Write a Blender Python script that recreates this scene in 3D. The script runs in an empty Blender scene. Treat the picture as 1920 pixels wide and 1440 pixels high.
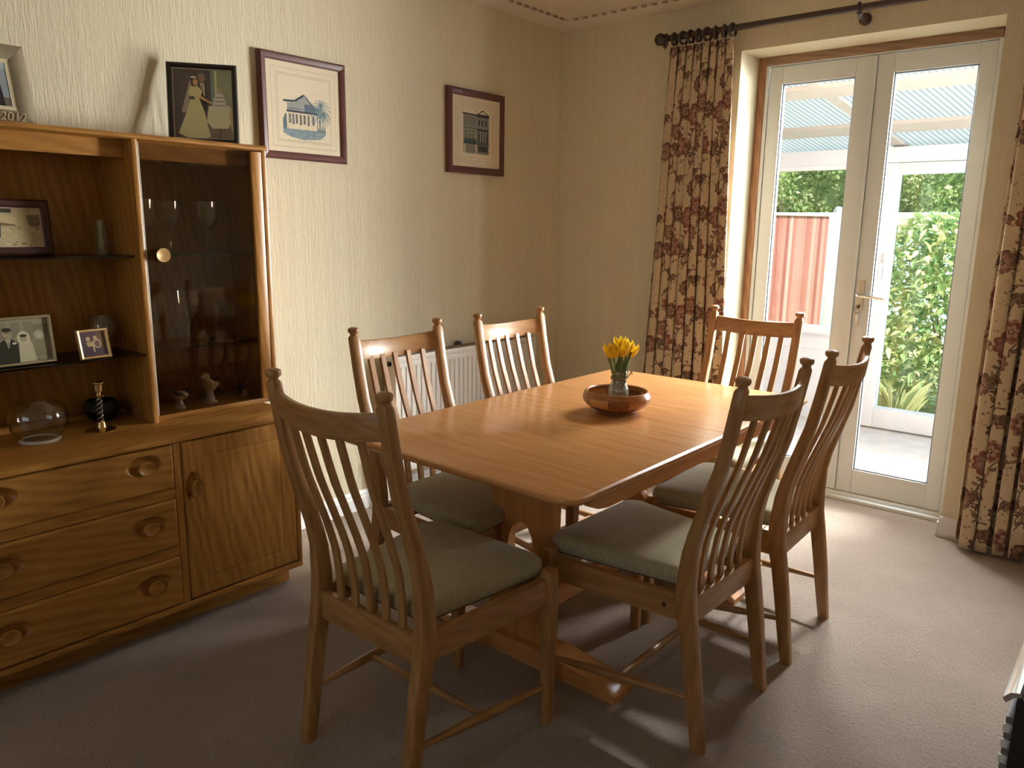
import bpy, bmesh, math, random
import numpy as np
from mathutils import Vector, Matrix

random.seed(7); rng = np.random.default_rng(11)
PI = math.pi
scn = bpy.context.scene
COL = scn.collection

# ------------------------------------------------------------------ camera
CAM = (2.8399, -3.7826, 1.3461); YAW, PITCH, ROLL, FPX = 0.700174, 0.200557, 0.013461, 1450.3
cd = bpy.data.cameras.new('camera'); cam = bpy.data.objects.new('camera', cd); COL.objects.link(cam)
cy, sy = math.cos(YAW), math.sin(YAW); cp, sp = math.cos(PITCH), math.sin(PITCH)
fw = Vector((-sy*cp, cy*cp, -sp)); rt = Vector((cy, sy, 0)); up = rt.cross(fw)
cr, sr = math.cos(ROLL), math.sin(ROLL)
r2 = cr*rt + sr*up; u2 = -sr*rt + cr*up
M = Matrix((r2, u2, -fw)).transposed().to_4x4(); M.translation = Vector(CAM)
cam.matrix_world = M
cd.sensor_width = 36; cd.lens = FPX*36/1920; cd.clip_start = .02; cd.clip_end = 200
scn.camera = cam

# ------------------------------------------------------------------ sky, sun, added fill lamps, exposure
w = bpy.data.worlds.new('sky'); scn.world = w; w.use_nodes = True
nt = w.node_tree; bg = nt.nodes['Background']
tc = nt.nodes.new('ShaderNodeTexCoord'); sep = nt.nodes.new('ShaderNodeSeparateXYZ')
rp = nt.nodes.new('ShaderNodeValToRGB')
nt.links.new(tc.outputs['Generated'], sep.inputs[0]); nt.links.new(sep.outputs['Z'], rp.inputs[0])
rp.color_ramp.elements[0].position = 0.0; rp.color_ramp.elements[0].color = (.95, .98, 1, 1)
rp.color_ramp.elements[1].position = 1.0; rp.color_ramp.elements[1].color = (.55, .74, 1, 1)
nt.links.new(rp.outputs[0], bg.inputs[0]); bg.inputs[1].default_value = 2.3

def lamp(name, kind, loc, rot, energy, color, **k):
    d = bpy.data.lights.new(name, kind); d.energy = energy; d.color = color
    for a, b in k.items(): setattr(d, a, b)
    o = bpy.data.objects.new(name, d); COL.objects.link(o); o.location = loc; o.rotation_euler = rot
    return o
sun = lamp('sun', 'SUN', (6, 4, 9), (0, 0, 0), 9.0, (1, .95, .86), angle=math.radians(.6))
sun.rotation_euler = Vector((-.52, .34, -.78)).to_track_quat('-Z', 'Y').to_euler()
# unseen fill lamps added at the conservatory's end glazing, right window and roof
side = lamp('fill_side', 'AREA', (3.62, 1.12, 1.35), (0, 0, 0), 92, (.98, .98, 1), shape='RECTANGLE', size=1.5, size_y=1.5, spread=math.radians(110))
side.rotation_euler = Vector((-1, -.62, -.05)).to_track_quat('-Z', 'Z').to_euler()
corner = lamp('fill_corner', 'AREA', (2.82, 2.02, 1.24), (0, 0, 0), 150, (1, .97, .94), shape='RECTANGLE', size=1.15, size_y=1.0, spread=math.radians(76))
corner.rotation_euler = Vector((-.52, -.85, -.16)).to_track_quat('-Z', 'Z').to_euler()
roof_fill = lamp('fill_roof', 'AREA', (1.62, .52, 2.262), (0, 0, 0), 140, (.98, .98, 1), shape='RECTANGLE', size=1.5, size_y=.18, spread=math.radians(105))
roof_fill.rotation_euler = Vector((0, -.75, -.66)).to_track_quat('-Z', 'Y').to_euler()

vs = scn.view_settings
scn.display_settings.display_device = 'sRGB'
vs.view_transform = 'Standard'; vs.look = 'None'; vs.exposure = 0.12; vs.gamma = 1; vs.use_curve_mapping = False
cyc = scn.cycles
cyc.use_denoising = True; cyc.max_bounces = 10; cyc.diffuse_bounces = 5; cyc.glossy_bounces = 4
cyc.transmission_bounces = 6; cyc.transparent_max_bounces = 24
cyc.caustics_reflective = False; cyc.caustics_refractive = False; cyc.sample_clamp_indirect = 6

# ------------------------------------------------------------------ materials
def srgb(r, g, b):
    f = lambda c: ((c/255+.055)/1.055)**2.4 if c/255 > .04045 else c/255/12.92
    return (f(r), f(g), f(b), 1)
MATS = {}
def mat(name):
    m = bpy.data.materials.new(name); m.use_nodes = True
    n = m.node_tree.nodes; b = n['Principled BSDF']
    return m, m.node_tree, b
def N(t, typ, **k):
    x = t.nodes.new(typ)
    for a, b in k.items(): setattr(x, a, b)
    return x
def L(t, a, b): t.links.new(a, b)
def ramp(t, fac, stops):
    r = N(t, 'ShaderNodeValToRGB'); e = r.color_ramp.elements
    e[0].position, e[0].color = stops[0]; e[1].position, e[1].color = stops[-1]
    for p, c in stops[1:-1]:
        q = e.new(p); q.color = c
    L(t, fac, r.inputs[0]); return r
def coords(t, scale, kind='Object', rot=(0, 0, 0)):
    c = N(t, 'ShaderNodeTexCoord'); m = N(t, 'ShaderNodeMapping'); m.inputs['Scale'].default_value = scale
    m.inputs['Rotation'].default_value = rot
    L(t, c.outputs[kind], m.inputs[0]); return m.outputs[0]
def noise(t, vec, scale, detail=4, rough=.55, dist=0):
    n = N(t, 'ShaderNodeTexNoise'); n.inputs['Scale'].default_value = scale; n.inputs['Detail'].default_value = detail
    n.inputs['Roughness'].default_value = rough; n.inputs['Distortion'].default_value = dist
    L(t, vec, n.inputs['Vector']); return n.outputs[0]
def bump(t, b, h, strength, dist=.01):
    u = N(t, 'ShaderNodeBump'); u.inputs['Strength'].default_value = strength; u.inputs['Distance'].default_value = dist
    L(t, h, u.inputs['Height']); L(t, u.outputs[0], b.inputs['Normal'])
def plain(name, col, rough=.5, metal=0, var=.06, scale=30, spec=.5, bmp=0):
    if name in MATS: return MATS[name]
    m, t, b = mat(name)
    v = noise(t, coords(t, (1, 1, 1)), scale, 3)
    lo = tuple(c*(1-var) for c in col[:3])+(1,); hi = tuple(min(1, c*(1+var)) for c in col[:3])+(1,)
    r = ramp(t, v, [(.3, lo), (.7, hi)])
    L(t, r.outputs[0], b.inputs['Base Color']); b.inputs['Roughness'].default_value = rough; b.inputs['Metallic'].default_value = metal
    b.inputs['Specular IOR Level'].default_value = spec
    if bmp: bump(t, b, v, bmp, .002)
    MATS[name] = m; return m
def wood(name, dark, mid, light, axis='X', rough=.32, s=1.0, coat=0, fig=.24):
    """streaky grain along one object axis with broad cathedral figure"""
    if name in MATS: return MATS[name]
    m, t, b = mat(name)
    lng, acr = 1.6*s, 26*s
    sc = {'X': (lng, acr, acr), 'Y': (acr, lng, acr), 'Z': (acr, acr, lng)}[axis]
    sb = {'X': (.9*s, 5*s, 5*s), 'Y': (5*s, .9*s, 5*s), 'Z': (5*s, 5*s, .9*s)}[axis]
    fine = noise(t, coords(t, sc), 2.2, 6, .62, .4)
    wv = N(t, 'ShaderNodeTexWave', wave_type='BANDS', bands_direction='DIAGONAL'); wv.inputs['Scale'].default_value = 3.6
    wv.inputs['Distortion'].default_value = 9; wv.inputs['Detail'].default_value = 2; wv.inputs['Detail Scale'].default_value = .55
    L(t, coords(t, sb), wv.inputs['Vector'])
    mx = N(t, 'ShaderNodeMix', data_type='FLOAT'); mx.inputs[0].default_value = fig
    L(t, fine, mx.inputs[2]); L(t, wv.outputs[1], mx.inputs[3])
    r = ramp(t, mx.outputs[0], [(.22, dark), (.5, mid), (.8, light)])
    L(t, r.outputs[0], b.inputs['Base Color']); b.inputs['Roughness'].default_value = rough
    b.inputs['Coat Weight'].default_value = coat; b.inputs['Coat Roughness'].default_value = .25
    bump(t, b, fine, .05, .002)
    MATS[name] = m; return m
def glass(name, tint=(.96, .98, .97), edge=.55, base=.04, rough=0.0, white_mix=0.0):
    if name in MATS: return MATS[name]
    m = bpy.data.materials.new(name); m.use_nodes = True; t = m.node_tree; t.nodes.clear()
    o = N(t, 'ShaderNodeOutputMaterial'); tr = N(t, 'ShaderNodeBsdfTransparent'); gl = N(t, 'ShaderNodeBsdfGlossy')
    tr.inputs[0].default_value = (*tint, 1); gl.inputs['Roughness'].default_value = rough
    lw = N(t, 'ShaderNodeLayerWeight'); lw.inputs[0].default_value = .5
    pw = N(t, 'ShaderNodeMath', operation='POWER'); pw.inputs[1].default_value = 4; L(t, lw.outputs['Facing'], pw.inputs[0])
    ml = N(t, 'ShaderNodeMath', operation='MULTIPLY_ADD'); ml.inputs[1].default_value = edge; ml.inputs[2].default_value = base
    L(t, pw.outputs[0], ml.inputs[0])
    mx = N(t, 'ShaderNodeMixShader'); L(t, ml.outputs[0], mx.inputs[0]); L(t, tr.outputs[0], mx.inputs[1]); L(t, gl.outputs[0], mx.inputs[2])
    res = mx
    if white_mix:      # white diffuse mixed in to paint sparkle and haze on the glass
        df = N(t, 'ShaderNodeBsdfDiffuse'); df.inputs[0].default_value = (.8, .8, .76, 1); m2 = N(t, 'ShaderNodeMixShader'); m2.inputs[0].default_value = white_mix
        L(t, mx.outputs[0], m2.inputs[1]); L(t, df.outputs[0], m2.inputs[2]); res = m2
    L(t, res.outputs[0], o.inputs[0]); MATS[name] = m; return m

OAK_D, OAK_M, OAK_L = srgb(140, 92, 40), srgb(168, 117, 54), srgb(184, 134, 68)
def oak(axis, rough=.34): return wood('oak_'+axis, OAK_D, OAK_M, OAK_L, axis, rough)
def chairwood(axis): return wood('chair_ash_'+axis, srgb(142, 100, 60), srgb(168, 124, 78), srgb(186, 144, 96), axis, .36, 1, 0, .14)
def tablewood(axis): return wood('table_oak_'+axis, srgb(188, 128, 74), srgb(207, 148, 92), srgb(220, 165, 108), axis, .24, .7, .15, .07)
DOORW = plain('door_white', (.70, .735, .73, 1), .38, 0, .02, 8)
BRASS = plain('brass', (.78, .55, .25, 1), .25, 1, .05); CHROME = plain('chrome', (.8, .8, .8, 1), .15, 1, .02)
WHITE = plain('white_paint', (.76, .77, .755, 1), .38, 0, .02, 8)
UPVC = plain('white_upvc', (.82, .86, .88, 1), .3, 0, .015, 6)
GLASS = glass('clear_glass', (.985, .995, .99), .6, .03)
WARE = glass('cut_glass', (.93, .94, .92), .95, .10, .02, .03)
SMOKE = glass('smoked_glass', (.74, .70, .64), .5, .04)

# ------------------------------------------------------------------ mesh helpers
def link(name, me, m=None, parent=None, loc=None):
    if m: me.materials.append(m)
    o = bpy.data.objects.new(name, me); COL.objects.link(o)
    if parent: o.parent = parent
    if loc: o.location = loc
    return o
class B:
    """gathers shapes into one mesh"""
    def __init__(s): s.v = []; s.f = []; s.sharp = math.radians(35)
    def raw(s, v, f):
        n = len(s.v); s.v += [tuple(p) for p in v]; s.f += [tuple(i+n for i in q) for q in f]; return s
    def box(s, x0, y0, z0, x1, y1, z1, bev=0.0):
        if bev <= 0:
            v = [(x0,y0,z0),(x1,y0,z0),(x1,y1,z0),(x0,y1,z0),(x0,y0,z1),(x1,y0,z1),(x1,y1,z1),(x0,y1,z1)]
            return s.raw(v, [(0,3,2,1),(4,5,6,7),(0,1,5,4),(1,2,6,5),(2,3,7,6),(3,0,4,7)])
        bm = bmesh.new(); bmesh.ops.create_cube(bm, size=1)
        bmesh.ops.scale(bm, vec=(x1-x0, y1-y0, z1-z0), verts=bm.verts)
        bmesh.ops.translate(bm, vec=((x0+x1)/2, (y0+y1)/2, (z0+z1)/2), verts=bm.verts)
        bmesh.ops.bevel(bm, geom=bm.edges[:], offset=bev, segments=2, affect='EDGES', profile=.6)
        bm.verts.index_update(); v = [p.co[:] for p in bm.verts]; f = [[q.index for q in fc.verts] for fc in bm.faces]; bm.free()
        return s.raw(v, f)
    def loft(s, rings, cap=True, close=False):
        n = len(rings[0]); v = [p for r in rings for p in r]; f = []
        m = len(rings)
        for i in range(m if close else m-1):
            a, b = i*n, ((i+1) % m)*n
            for j in range(n):
                k = (j+1) % n; f.append((a+j, a+k, b+k, b+j))
        if cap and not close:
            f.append(tuple(range(n-1, -1, -1))); f.append(tuple((m-1)*n+j for j in range(n)))
        return s.raw(v, f)
    def lathe(s, prof, c=(0, 0, 0), n=24, axis='Z'):
        rings = []
        for r, h in prof:
            ring = []
            for j in range(n):
                a = 2*PI*j/n; x, y = max(r, 1e-5)*math.cos(a), max(r, 1e-5)*math.sin(a)
                p = (x, y, h) if axis == 'Z' else ((h, x, y) if axis == 'X' else (y, h, x))
                ring.append((c[0]+p[0], c[1]+p[1], c[2]+p[2]))
            rings.append(ring)
        if prof[0][0] > 1e-4 and prof[-1][0] > 1e-4:
            return s.loft(rings, cap=False, close=(prof[0] != prof[-1] and len(prof) > 4))
        return s.loft(rings)
    def tube(s, pts, rad, n=8):
        """pts list of 3D points; rad one radius or a list"""
        P = [Vector(p) for p in pts]; R = rad if isinstance(rad, (list, tuple)) else [rad]*len(P)
        rings = []; up = None
        for i, p in enumerate(P):
            d = (P[min(i+1, len(P)-1)]-P[max(i-1, 0)]).normalized()
            if up is None: up = d.orthogonal().normalized()
            up = (up-d*up.dot(d)); up = up.normalized() if up.length > 1e-6 else d.orthogonal().normalized()
            q = d.cross(up)
            rings.append([tuple(p+R[i]*(math.cos(2*PI*j/n)*up+math.sin(2*PI*j/n)*q)) for j in range(n)])
        return s.loft(rings)
    def prism(s, poly, a, b, plane='XZ'):
        """extrude a 2D polygon from a to b along the remaining axis"""
        def pt(p, h): return {'XZ': (p[0], h, p[1]), 'XY': (p[0], p[1], h), 'YZ': (h, p[0], p[1])}[plane]
        return s.loft([[pt(p, a) for p in poly], [pt(p, b) for p in poly]])
    def torus(s, c, R, r, axis='X', n=20, k=8):
        rings = []
        for i in range(n):
            a = 2*PI*i/n; ring = []
            for j in range(k):
                t = 2*PI*j/k; q = R+r*math.cos(t); h = r*math.sin(t)
                p = (h, q*math.cos(a), q*math.sin(a)) if axis == 'X' else ((q*math.cos(a), q*math.sin(a), h) if axis == 'Z' else (q*math.cos(a), h, q*math.sin(a)))
                ring.append((c[0]+p[0], c[1]+p[1], c[2]+p[2]))
            rings.append(ring)
        return s.loft(rings, close=True)
    def mesh(s, name, smooth=True, fix=True):
        me = bpy.data.meshes.new(name); me.from_pydata(s.v, [], s.f)
        if fix and len(s.f) < 60000:
            bm = bmesh.new(); bm.from_mesh(me); bmesh.ops.recalc_face_normals(bm, faces=bm.faces); bm.to_mesh(me); bm.free()
        if smooth:
            me.polygons.foreach_set('use_smooth', [True]*len(me.polygons)); me.set_sharp_from_angle(angle=s.sharp)
        me.update(); return me
    def obj(s, name, m, parent=None, smooth=True, loc=None):
        return link(name, s.mesh(name, smooth), m, parent, loc)
def rr(cx, cy, z, wx, wy, r=None, k=3):
    """rounded rectangle ring in the XY plane, full widths wx, wy"""
    r = min(wx, wy)*.35 if r is None else r; out = []
    for sx, sy_, a0 in ((1, 1, 0), (-1, 1, PI/2), (-1, -1, PI), (1, -1, 1.5*PI)):
        for i in range(k):
            a = a0+PI/2*i/(k-1)
            out.append((cx+sx*(wx/2-r)+r*math.cos(a), cy+sy_*(wy/2-r)+r*math.sin(a), z))
    return out
def interp(tab, z):
    for a, b in zip(tab, tab[1:]):
        if z <= b[0]:
            t = (z-a[0])/(b[0]-a[0]); return [p+(q-p)*t for p, q in zip(a[1:], b[1:])]
    return list(tab[-1][1:])
def thing(name, label, cat, loc=(0, 0, 0), rotz=0, group=None):
    o = bpy.data.objects.new(name, None); COL.objects.link(o); o.location = loc; o.rotation_euler = (0, 0, rotz)
    o.empty_display_size = .05
    return tag(o, label, cat, group)
def tag(o, label, cat, group=None, kind=None):
    o['label'] = label; o['category'] = cat
    if group: o['group'] = group
    if kind: o['kind'] = kind
    return o
def struct(o, label=None):
    o['kind'] = 'structure'
    if label: o['label'] = label
    return o
def sroot(name, label=None):
    o = bpy.data.objects.new(name, None); COL.objects.link(o); o.empty_display_size = .05; return struct(o, label)
def clone(root, loc, rotz, label, group=None):
    r = root.copy(); COL.objects.link(r); r.location = loc; r.rotation_euler = (0, 0, rotz); r['label'] = label
    if group: r['group'] = group
    for ch in list(root.children):
        c = ch.copy(); COL.objects.link(c); c.parent = r
        for g in list(ch.children):
            d = g.copy(); COL.objects.link(d); d.parent = c
    return r
def quad_uv(name, v, m, parent=None):
    me = bpy.data.meshes.new(name); me.from_pydata(v, [], [(0, 1, 2, 3)])
    uv = me.uv_layers.new(name='UVMap')
    for i, c in enumerate(((0, 0), (1, 0), (1, 1), (0, 1))): uv.data[i].uv = c
    return link(name, me, m, parent)

# ------------------------------------------------------------------ a small painter for flat print (drawn here, no file)
class Paint:
    def __init__(s, w, h, bg, wrap=False):
        s.w, s.h, s.wrap, s.k, s.ox, s.oy = w, h, wrap, 1., 0., 0.; s.a = np.empty((h, w, 3), np.float32); s.a[:] = np.array(bg[:3])/255
    def _put(s, x0, y0, mask, col, al):
        h, w = mask.shape; c = np.array(col)/255
        m = (mask*al)[..., None]
        if s.wrap:
            yi = np.arange(y0, y0+h) % s.h; xi = np.arange(x0, x0+w) % s.w; ix = np.ix_(yi, xi)
            s.a[ix] = s.a[ix]*(1-m)+c*m
        else:
            a, b, e, f = max(y0, 0), min(y0+h, s.h), max(x0, 0), min(x0+w, s.w)
            if a >= b or e >= f: return
            mm = m[a-y0:b-y0, e-x0:f-x0]; s.a[a:b, e:f] = s.a[a:b, e:f]*(1-mm)+c*mm
    def poly(s, pts, col, al=1.):
        """pts in pixels, y down"""
        p = np.array(pts, float)*s.k+[s.ox, s.oy]; x0, y0 = np.floor(p.min(0)).astype(int)-1; x1, y1 = np.ceil(p.max(0)).astype(int)+1
        X, Y = np.meshgrid(np.arange(x0, x1+1)+.5, np.arange(y0, y1+1)+.5); ins = np.zeros(X.shape, bool)
        for (ax, ay), (bx, by) in zip(p, np.roll(p, -1, 0)):
            if ay == by: continue
            c = ((Y < ay) != (Y < by)) & (X < (bx-ax)*(Y-ay)/(by-ay)+ax); ins ^= c
        s._put(x0, y0, ins.astype(np.float32), col, al)
    def ell(s, cx, cy, rx, ry, col, ang=0., al=1.):
        a = np.linspace(0, 2*PI, 26)[:-1]; ca, sa = math.cos(ang), math.sin(ang)
        s.poly([(cx+rx*math.cos(t)*ca-ry*math.sin(t)*sa, cy+rx*math.cos(t)*sa+ry*math.sin(t)*ca) for t in a], col, al)
    def line(s, pts, wd, col, al=1.):
        for (ax, ay), (bx, by) in zip(pts, pts[1:]):
            d = math.hypot(bx-ax, by-ay) or 1; nx, ny = -(by-ay)/d*wd/2, (bx-ax)/d*wd/2
            s.poly([(ax+nx, ay+ny), (bx+nx, by+ny), (bx-nx, by-ny), (ax-nx, ay-ny)], col, al)
    def rect(s, x0, y0, x1, y1, col, al=1.): s.poly([(x0, y0), (x1, y0), (x1, y1), (x0, y1)], col, al)
    def material(s, name, rough=.6, repeat=False, gloss=.3):
        im = bpy.data.images.new(name, s.w, s.h); px = np.ones((s.h, s.w, 4), np.float32); px[..., :3] = s.a[::-1]
        im.pixels.foreach_set(px.ravel()); im.update(); im.pack()
        m, t, b = mat(name); tx = N(t, 'ShaderNodeTexImage'); tx.image = im
        tx.extension = 'REPEAT' if repeat else 'EXTEND'
        L(t, tx.outputs[0], b.inputs['Base Color']); b.inputs['Roughness'].default_value = rough; b.inputs['Specular IOR Level'].default_value = gloss
        return m

# ------------------------------------------------------------------ room shell
XR, YF, ZC = 3.05, -6.0, 2.462          # right wall, front wall, ceiling
OX0, OX1, OZ = 1.089, 2.198, 2.20       # french door opening in the back wall
DY = .2225                              # face of the door frame inside the recess

def wallpaper(name, axis, relief):
    m, t, b = mat(name)
    sc = (70, 70, 9)
    f = noise(t, coords(t, sc), 1.6, 5, .7, .3)
    st = noise(t, coords(t, (34, 34, .5)), 1.0, 2)
    mx = N(t, 'ShaderNodeMix', data_type='FLOAT'); mx.inputs[0].default_value = .35; L(t, f, mx.inputs[2]); L(t, st, mx.inputs[3])
    r = ramp(t, mx.outputs[0], [(.3, (.64, .57, .405, 1)), (.7, (.73, .66, .485, 1))])
    L(t, r.outputs[0], b.inputs['Base Color']); b.inputs['Roughness'].default_value = .75; b.inputs['Specular IOR Level'].default_value = .25
    bump(t, b, mx.outputs[0], relief, .012); return m
WP = wallpaper('embossed_wallpaper', 'Y', .55); WP2 = wallpaper('embossed_wallpaper_back', 'X', .3)
PLAS = plain('ceiling_paint', (.72, .65, .55, 1), .8, 0, .03, 12)

def carpet():
    m, t, b = mat('carpet')
    c = coords(t, (1, 1, 1))
    big = noise(t, c, 3.2, 3); fine = noise(t, c, 240, 3, .7); mid = noise(t, c, 70, 4, .65)
    r = ramp(t, fine, [(.32, (.29, .23, .185, 1)), (.52, (.49, .40, .325, 1)), (.72, (.65, .555, .465, 1))])
    r2_ = ramp(t, big, [(.3, (.88, .86, .84, 1)), (.7, (1.06, 1.05, 1.05, 1))])
    mx = N(t, 'ShaderNodeMix', data_type='RGBA', blend_type='MULTIPLY'); mx.inputs[0].default_value = 1
    L(t, r.outputs[0], mx.inputs[6]); L(t, r2_.outputs[0], mx.inputs[7]); L(t, mx.outputs[2], b.inputs['Base Color'])
    b.inputs['Roughness'].default_value = .95; b.inputs['Specular IOR Level'].default_value = .1
    b.inputs['Sheen Weight'].default_value = .25
    ad = N(t, 'ShaderNodeMath', operation='ADD'); L(t, fine, ad.inputs[0]); L(t, mid, ad.inputs[1])
    bump(t, b, ad.outputs[0], .9, .012); return m
struct(B().box(-.1, YF-.1, -.08, XR+.1, DY+.02, 0).obj('floor', carpet(), smooth=False), 'taupe pink short pile carpet')
struct(B().box(-.12, YF, -.05, 0, .3, ZC+.05).obj('wall_left', WP, smooth=False), 'cream embossed wallpaper wall')
# right wall with no opening; front wall with the window behind the camera
struct(B().box(XR, YF, -.05, XR+.12, .3, ZC+.05).obj('wall_right', WP, smooth=False))
fb = B(); WX0, WX1, WZ0, WZ1 = .85, 2.65, .95, 2.1
fb.box(-.12, YF-.12, -.05, WX0, YF, ZC+.05); fb.box(WX1, YF-.12, -.05, XR+.12, YF, ZC+.05)
fb.box(WX0, YF-.12, -.05, WX1, YF, WZ0); fb.box(WX0, YF-.12, WZ1, WX1, YF, ZC+.05)
struct(fb.obj('wall_front', WP, smooth=False))
wr_ = sroot('window_1', 'white framed window behind the camera')
f = B()
for a in ((WX0, WX0+.06), (WX1-.06, WX1), (1.72, 1.78)): f.box(a[0], YF-.09, WZ0, a[1], YF-.03, WZ1)
for a in ((WZ0, WZ0+.06), (WZ1-.06, WZ1)): f.box(WX0, YF-.089, a[0], WX1, YF-.031, a[1])
f.obj('window_frame', UPVC, wr_, False)
B().box(WX0+.06, YF-.062, WZ0+.06, 1.72, YF-.058, WZ1-.06).obj('pane', GLASS, wr_, False)
B().box(1.78, YF-.062, WZ0+.06, WX1-.06, YF-.058, WZ1-.06).obj('pane', GLASS, wr_, False)
# back wall around the french doors; the recess sides splay a little on the right
bw = B()
bw.box(0, 0, -.05, OX0, .3, ZC+.05); bw.box(OX0, 0, OZ, OX1, .3, ZC+.05)
bw.prism([(OX1, 0), (XR, 0), (XR, .3), (2.162, .3), (2.162, DY)], -.05, ZC+.05, 'XY')
struct(bw.obj('wall_back', WP2, smooth=False), 'cream papered wall around the french doors')
struct(B().box(-.12, YF-.1, ZC, XR+.12, .3, ZC+.1).obj('ceiling', PLAS, smooth=False), 'off white ceiling')
# shallow cornice with a row of small dentils along its lip
CZ = 2.438
def cornice(name, wall):
    root = sroot(name, 'shallow white cornice with a dentil edge')
    prof = [(0, CZ), (.05, CZ+.004), (.09, CZ+.009), (.118, CZ+.017), (.118, ZC), (0, ZC)]
    b = B()
    if wall == 'left': b.prism(prof, YF, -.0, 'XZ')
    else: b.prism([(-p, q) for p, q in prof], 0.0, XR, 'YZ')
    b.obj('cornice_strip', PLAS, root)
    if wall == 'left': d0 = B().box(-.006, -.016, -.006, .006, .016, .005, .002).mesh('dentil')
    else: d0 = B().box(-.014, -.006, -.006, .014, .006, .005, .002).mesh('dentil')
    d0.materials.append(plain('dentil_shade_brown', (.34, .27, .20, 1), .8))  # shadow gaps along the lip put into the dentils' brown colour
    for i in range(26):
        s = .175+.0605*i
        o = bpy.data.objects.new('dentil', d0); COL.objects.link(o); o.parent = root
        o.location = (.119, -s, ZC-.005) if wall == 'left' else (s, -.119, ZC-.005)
    return root
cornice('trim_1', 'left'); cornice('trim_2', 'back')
def skirting(name, wall, segs):
    r = sroot(name, 'white painted skirting board')
    prof = [(0, 0), (.016, 0), (.016, .062), (.012, .067), (.011, .085), (.004, .094), (0, .094)]
    b = B()
    for a, c in segs:
        if wall == 'left': b.prism(prof, a, c, 'XZ')
        elif wall == 'right': b.prism([(XR-p, q) for p, q in prof], a, c, 'XZ')
        else: b.prism([(-p, q) for p, q in prof], a, c, 'YZ')
    b.obj('board', WHITE, r); return r
skirting('baseboard_left', 'left', [(YF, 0)]); skirting('baseboard_right', 'right', [(YF, -2.4), (-1.3, 0)])
skirting('baseboard_back', 'back', [(0, OX0), (OX1-.008, XR)])
bc = B(); bc.box(OX1-.016, -.016, 0, OX1, .2, .066, .003); bc.obj('board_return', WHITE, bpy.data.objects['baseboard_back'])

# ------------------------------------------------------------------ french doors
FR = wood('stained_pine', srgb(124, 84, 54), srgb(156, 110, 74), srgb(178, 132, 94), 'Z', .5)
FRX = wood('stained_pine_x', srgb(112, 86, 66), srgb(138, 108, 84), srgb(158, 128, 102), 'X', .5)
d1 = sroot('door_1', 'white glazed french doors with a brown timber outer frame')
t = B(); t.box(OX0, DY-.012, 0, OX0+.04, DY+.075, OZ, .004); t.obj('timber_jamb', FR, d1)
t = B(); t.box(OX0+.04, DY-.012, OZ-.042, 2.160, DY+.075, OZ, .004); t.obj('timber_head', FRX, d1)
t = B(); t.box(OX0+.04, DY-.006, .0, OX0+.057, DY+.07, OZ-.042); t.box(2.146, DY-.006, 0, 2.161, DY+.07, OZ-.042)
t.box(OX0+.057, DY-.006, 2.153, 2.146, DY+.07, OZ-.042); t.obj('door_frame', DOORW, d1, False)
t = B(); t.box(OX0+.04, DY-.05, 0, 2.161, DY+.07, .018, .004); t.box(OX0+.04, DY-.02, .018, 2.161, DY+.068, .034, .004)
t.obj('threshold', DOORW, d1)
ZB, ZT = .036, 2.150
def leaf(x0, x1, g0, g1, name):
    lf = bpy.data.objects.new(name, None); COL.objects.link(lf); lf.parent = d1; lf.empty_display_size = .05
    b = B(); y0, y1 = DY, DY+.05
    b.box(x0, y0, ZB, g0, y1, ZT, .003); b.obj('stile', DOORW, lf)
    b = B(); b.box(g1, y0, ZB, x1, y1, ZT, .003); b.obj('stile', DOORW, lf)
    b = B(); b.box(g0, y0+.001, 2.0655, g1, y1-.001, ZT-.001, .002); b.obj('top_rail', DOORW, lf)
    b = B(); b.box(g0, y0+.001, ZB+.001, g1, y1-.001, .158, .002); b.obj('bottom_rail', DOORW, lf)
    b = B()
    for q in ((g0, .158, g0+.006, 2.0655), (g1-.006, .158, g1, 2.0655), (g0, .158, g1, .164), (g0, 2.0595, g1, 2.0655)):
        b.box(q[0], y0+.012, q[1], q[2], y0+.03, q[3])
    b.obj('gasket', plain('gasket_grey', (.22, .25, .30, 1), .5), lf, False)
    B().box(g0+.001, y0+.018, .159, g1-.001, y0+.022, 2.0645).obj('pane', GLASS, lf, False); return lf
leaf(1.149, 1.6598, 1.2143, 1.5656, 'door_leaf'); lr = leaf(1.6622, 2.144, 1.737, 2.080, 'door_leaf')
t = B(); t.box(1.652, DY-.008, ZB+.002, 1.6605, DY, ZT-.004, .003); t.obj('meeting_bead', DOORW, d1)
CREAMP = plain('cream_plate', (.66, .60, .46, 1), .4)
t = B(); t.box(1.675, DY-.006, .965, 1.706, DY, 1.115, .004); t.obj('handle_plate', CREAMP, d1)
t = B(); t.tube([(1.689, DY-.004, 1.04), (1.689, DY-.05, 1.04), (1.697, DY-.058, 1.04), (1.72, DY-.06, 1.04), (1.815, DY-.058, 1.033)], [.009, .009, .0095, .009, .007], 10)
t.obj('lever_handle', CHROME, d1)
t = B(); t.lathe([(0, -.012), (.009, -.012), (.009, 0), (0, 0)], (1.687, DY-.006, .985), 14, 'Y'); t.box(1.6845, DY-.03, .978, 1.6895, DY-.01, .992)
t.torus((1.687, DY-.022, .965), .012, .0016, 'Y', 16, 6); t.obj('lock_and_key', plain('dark_steel', (.16, .15, .14, 1), .3, 1), d1)
t = B(); t.box(1.680, DY-.024, .905, 1.692, DY-.02, .952, .002); t.box(1.687, DY-.018, .89, 1.696, DY-.015, .95, .002)
t.obj('key_tag', plain('silver_tag', (.6, .6, .58, 1), .3, .7), d1)

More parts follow.
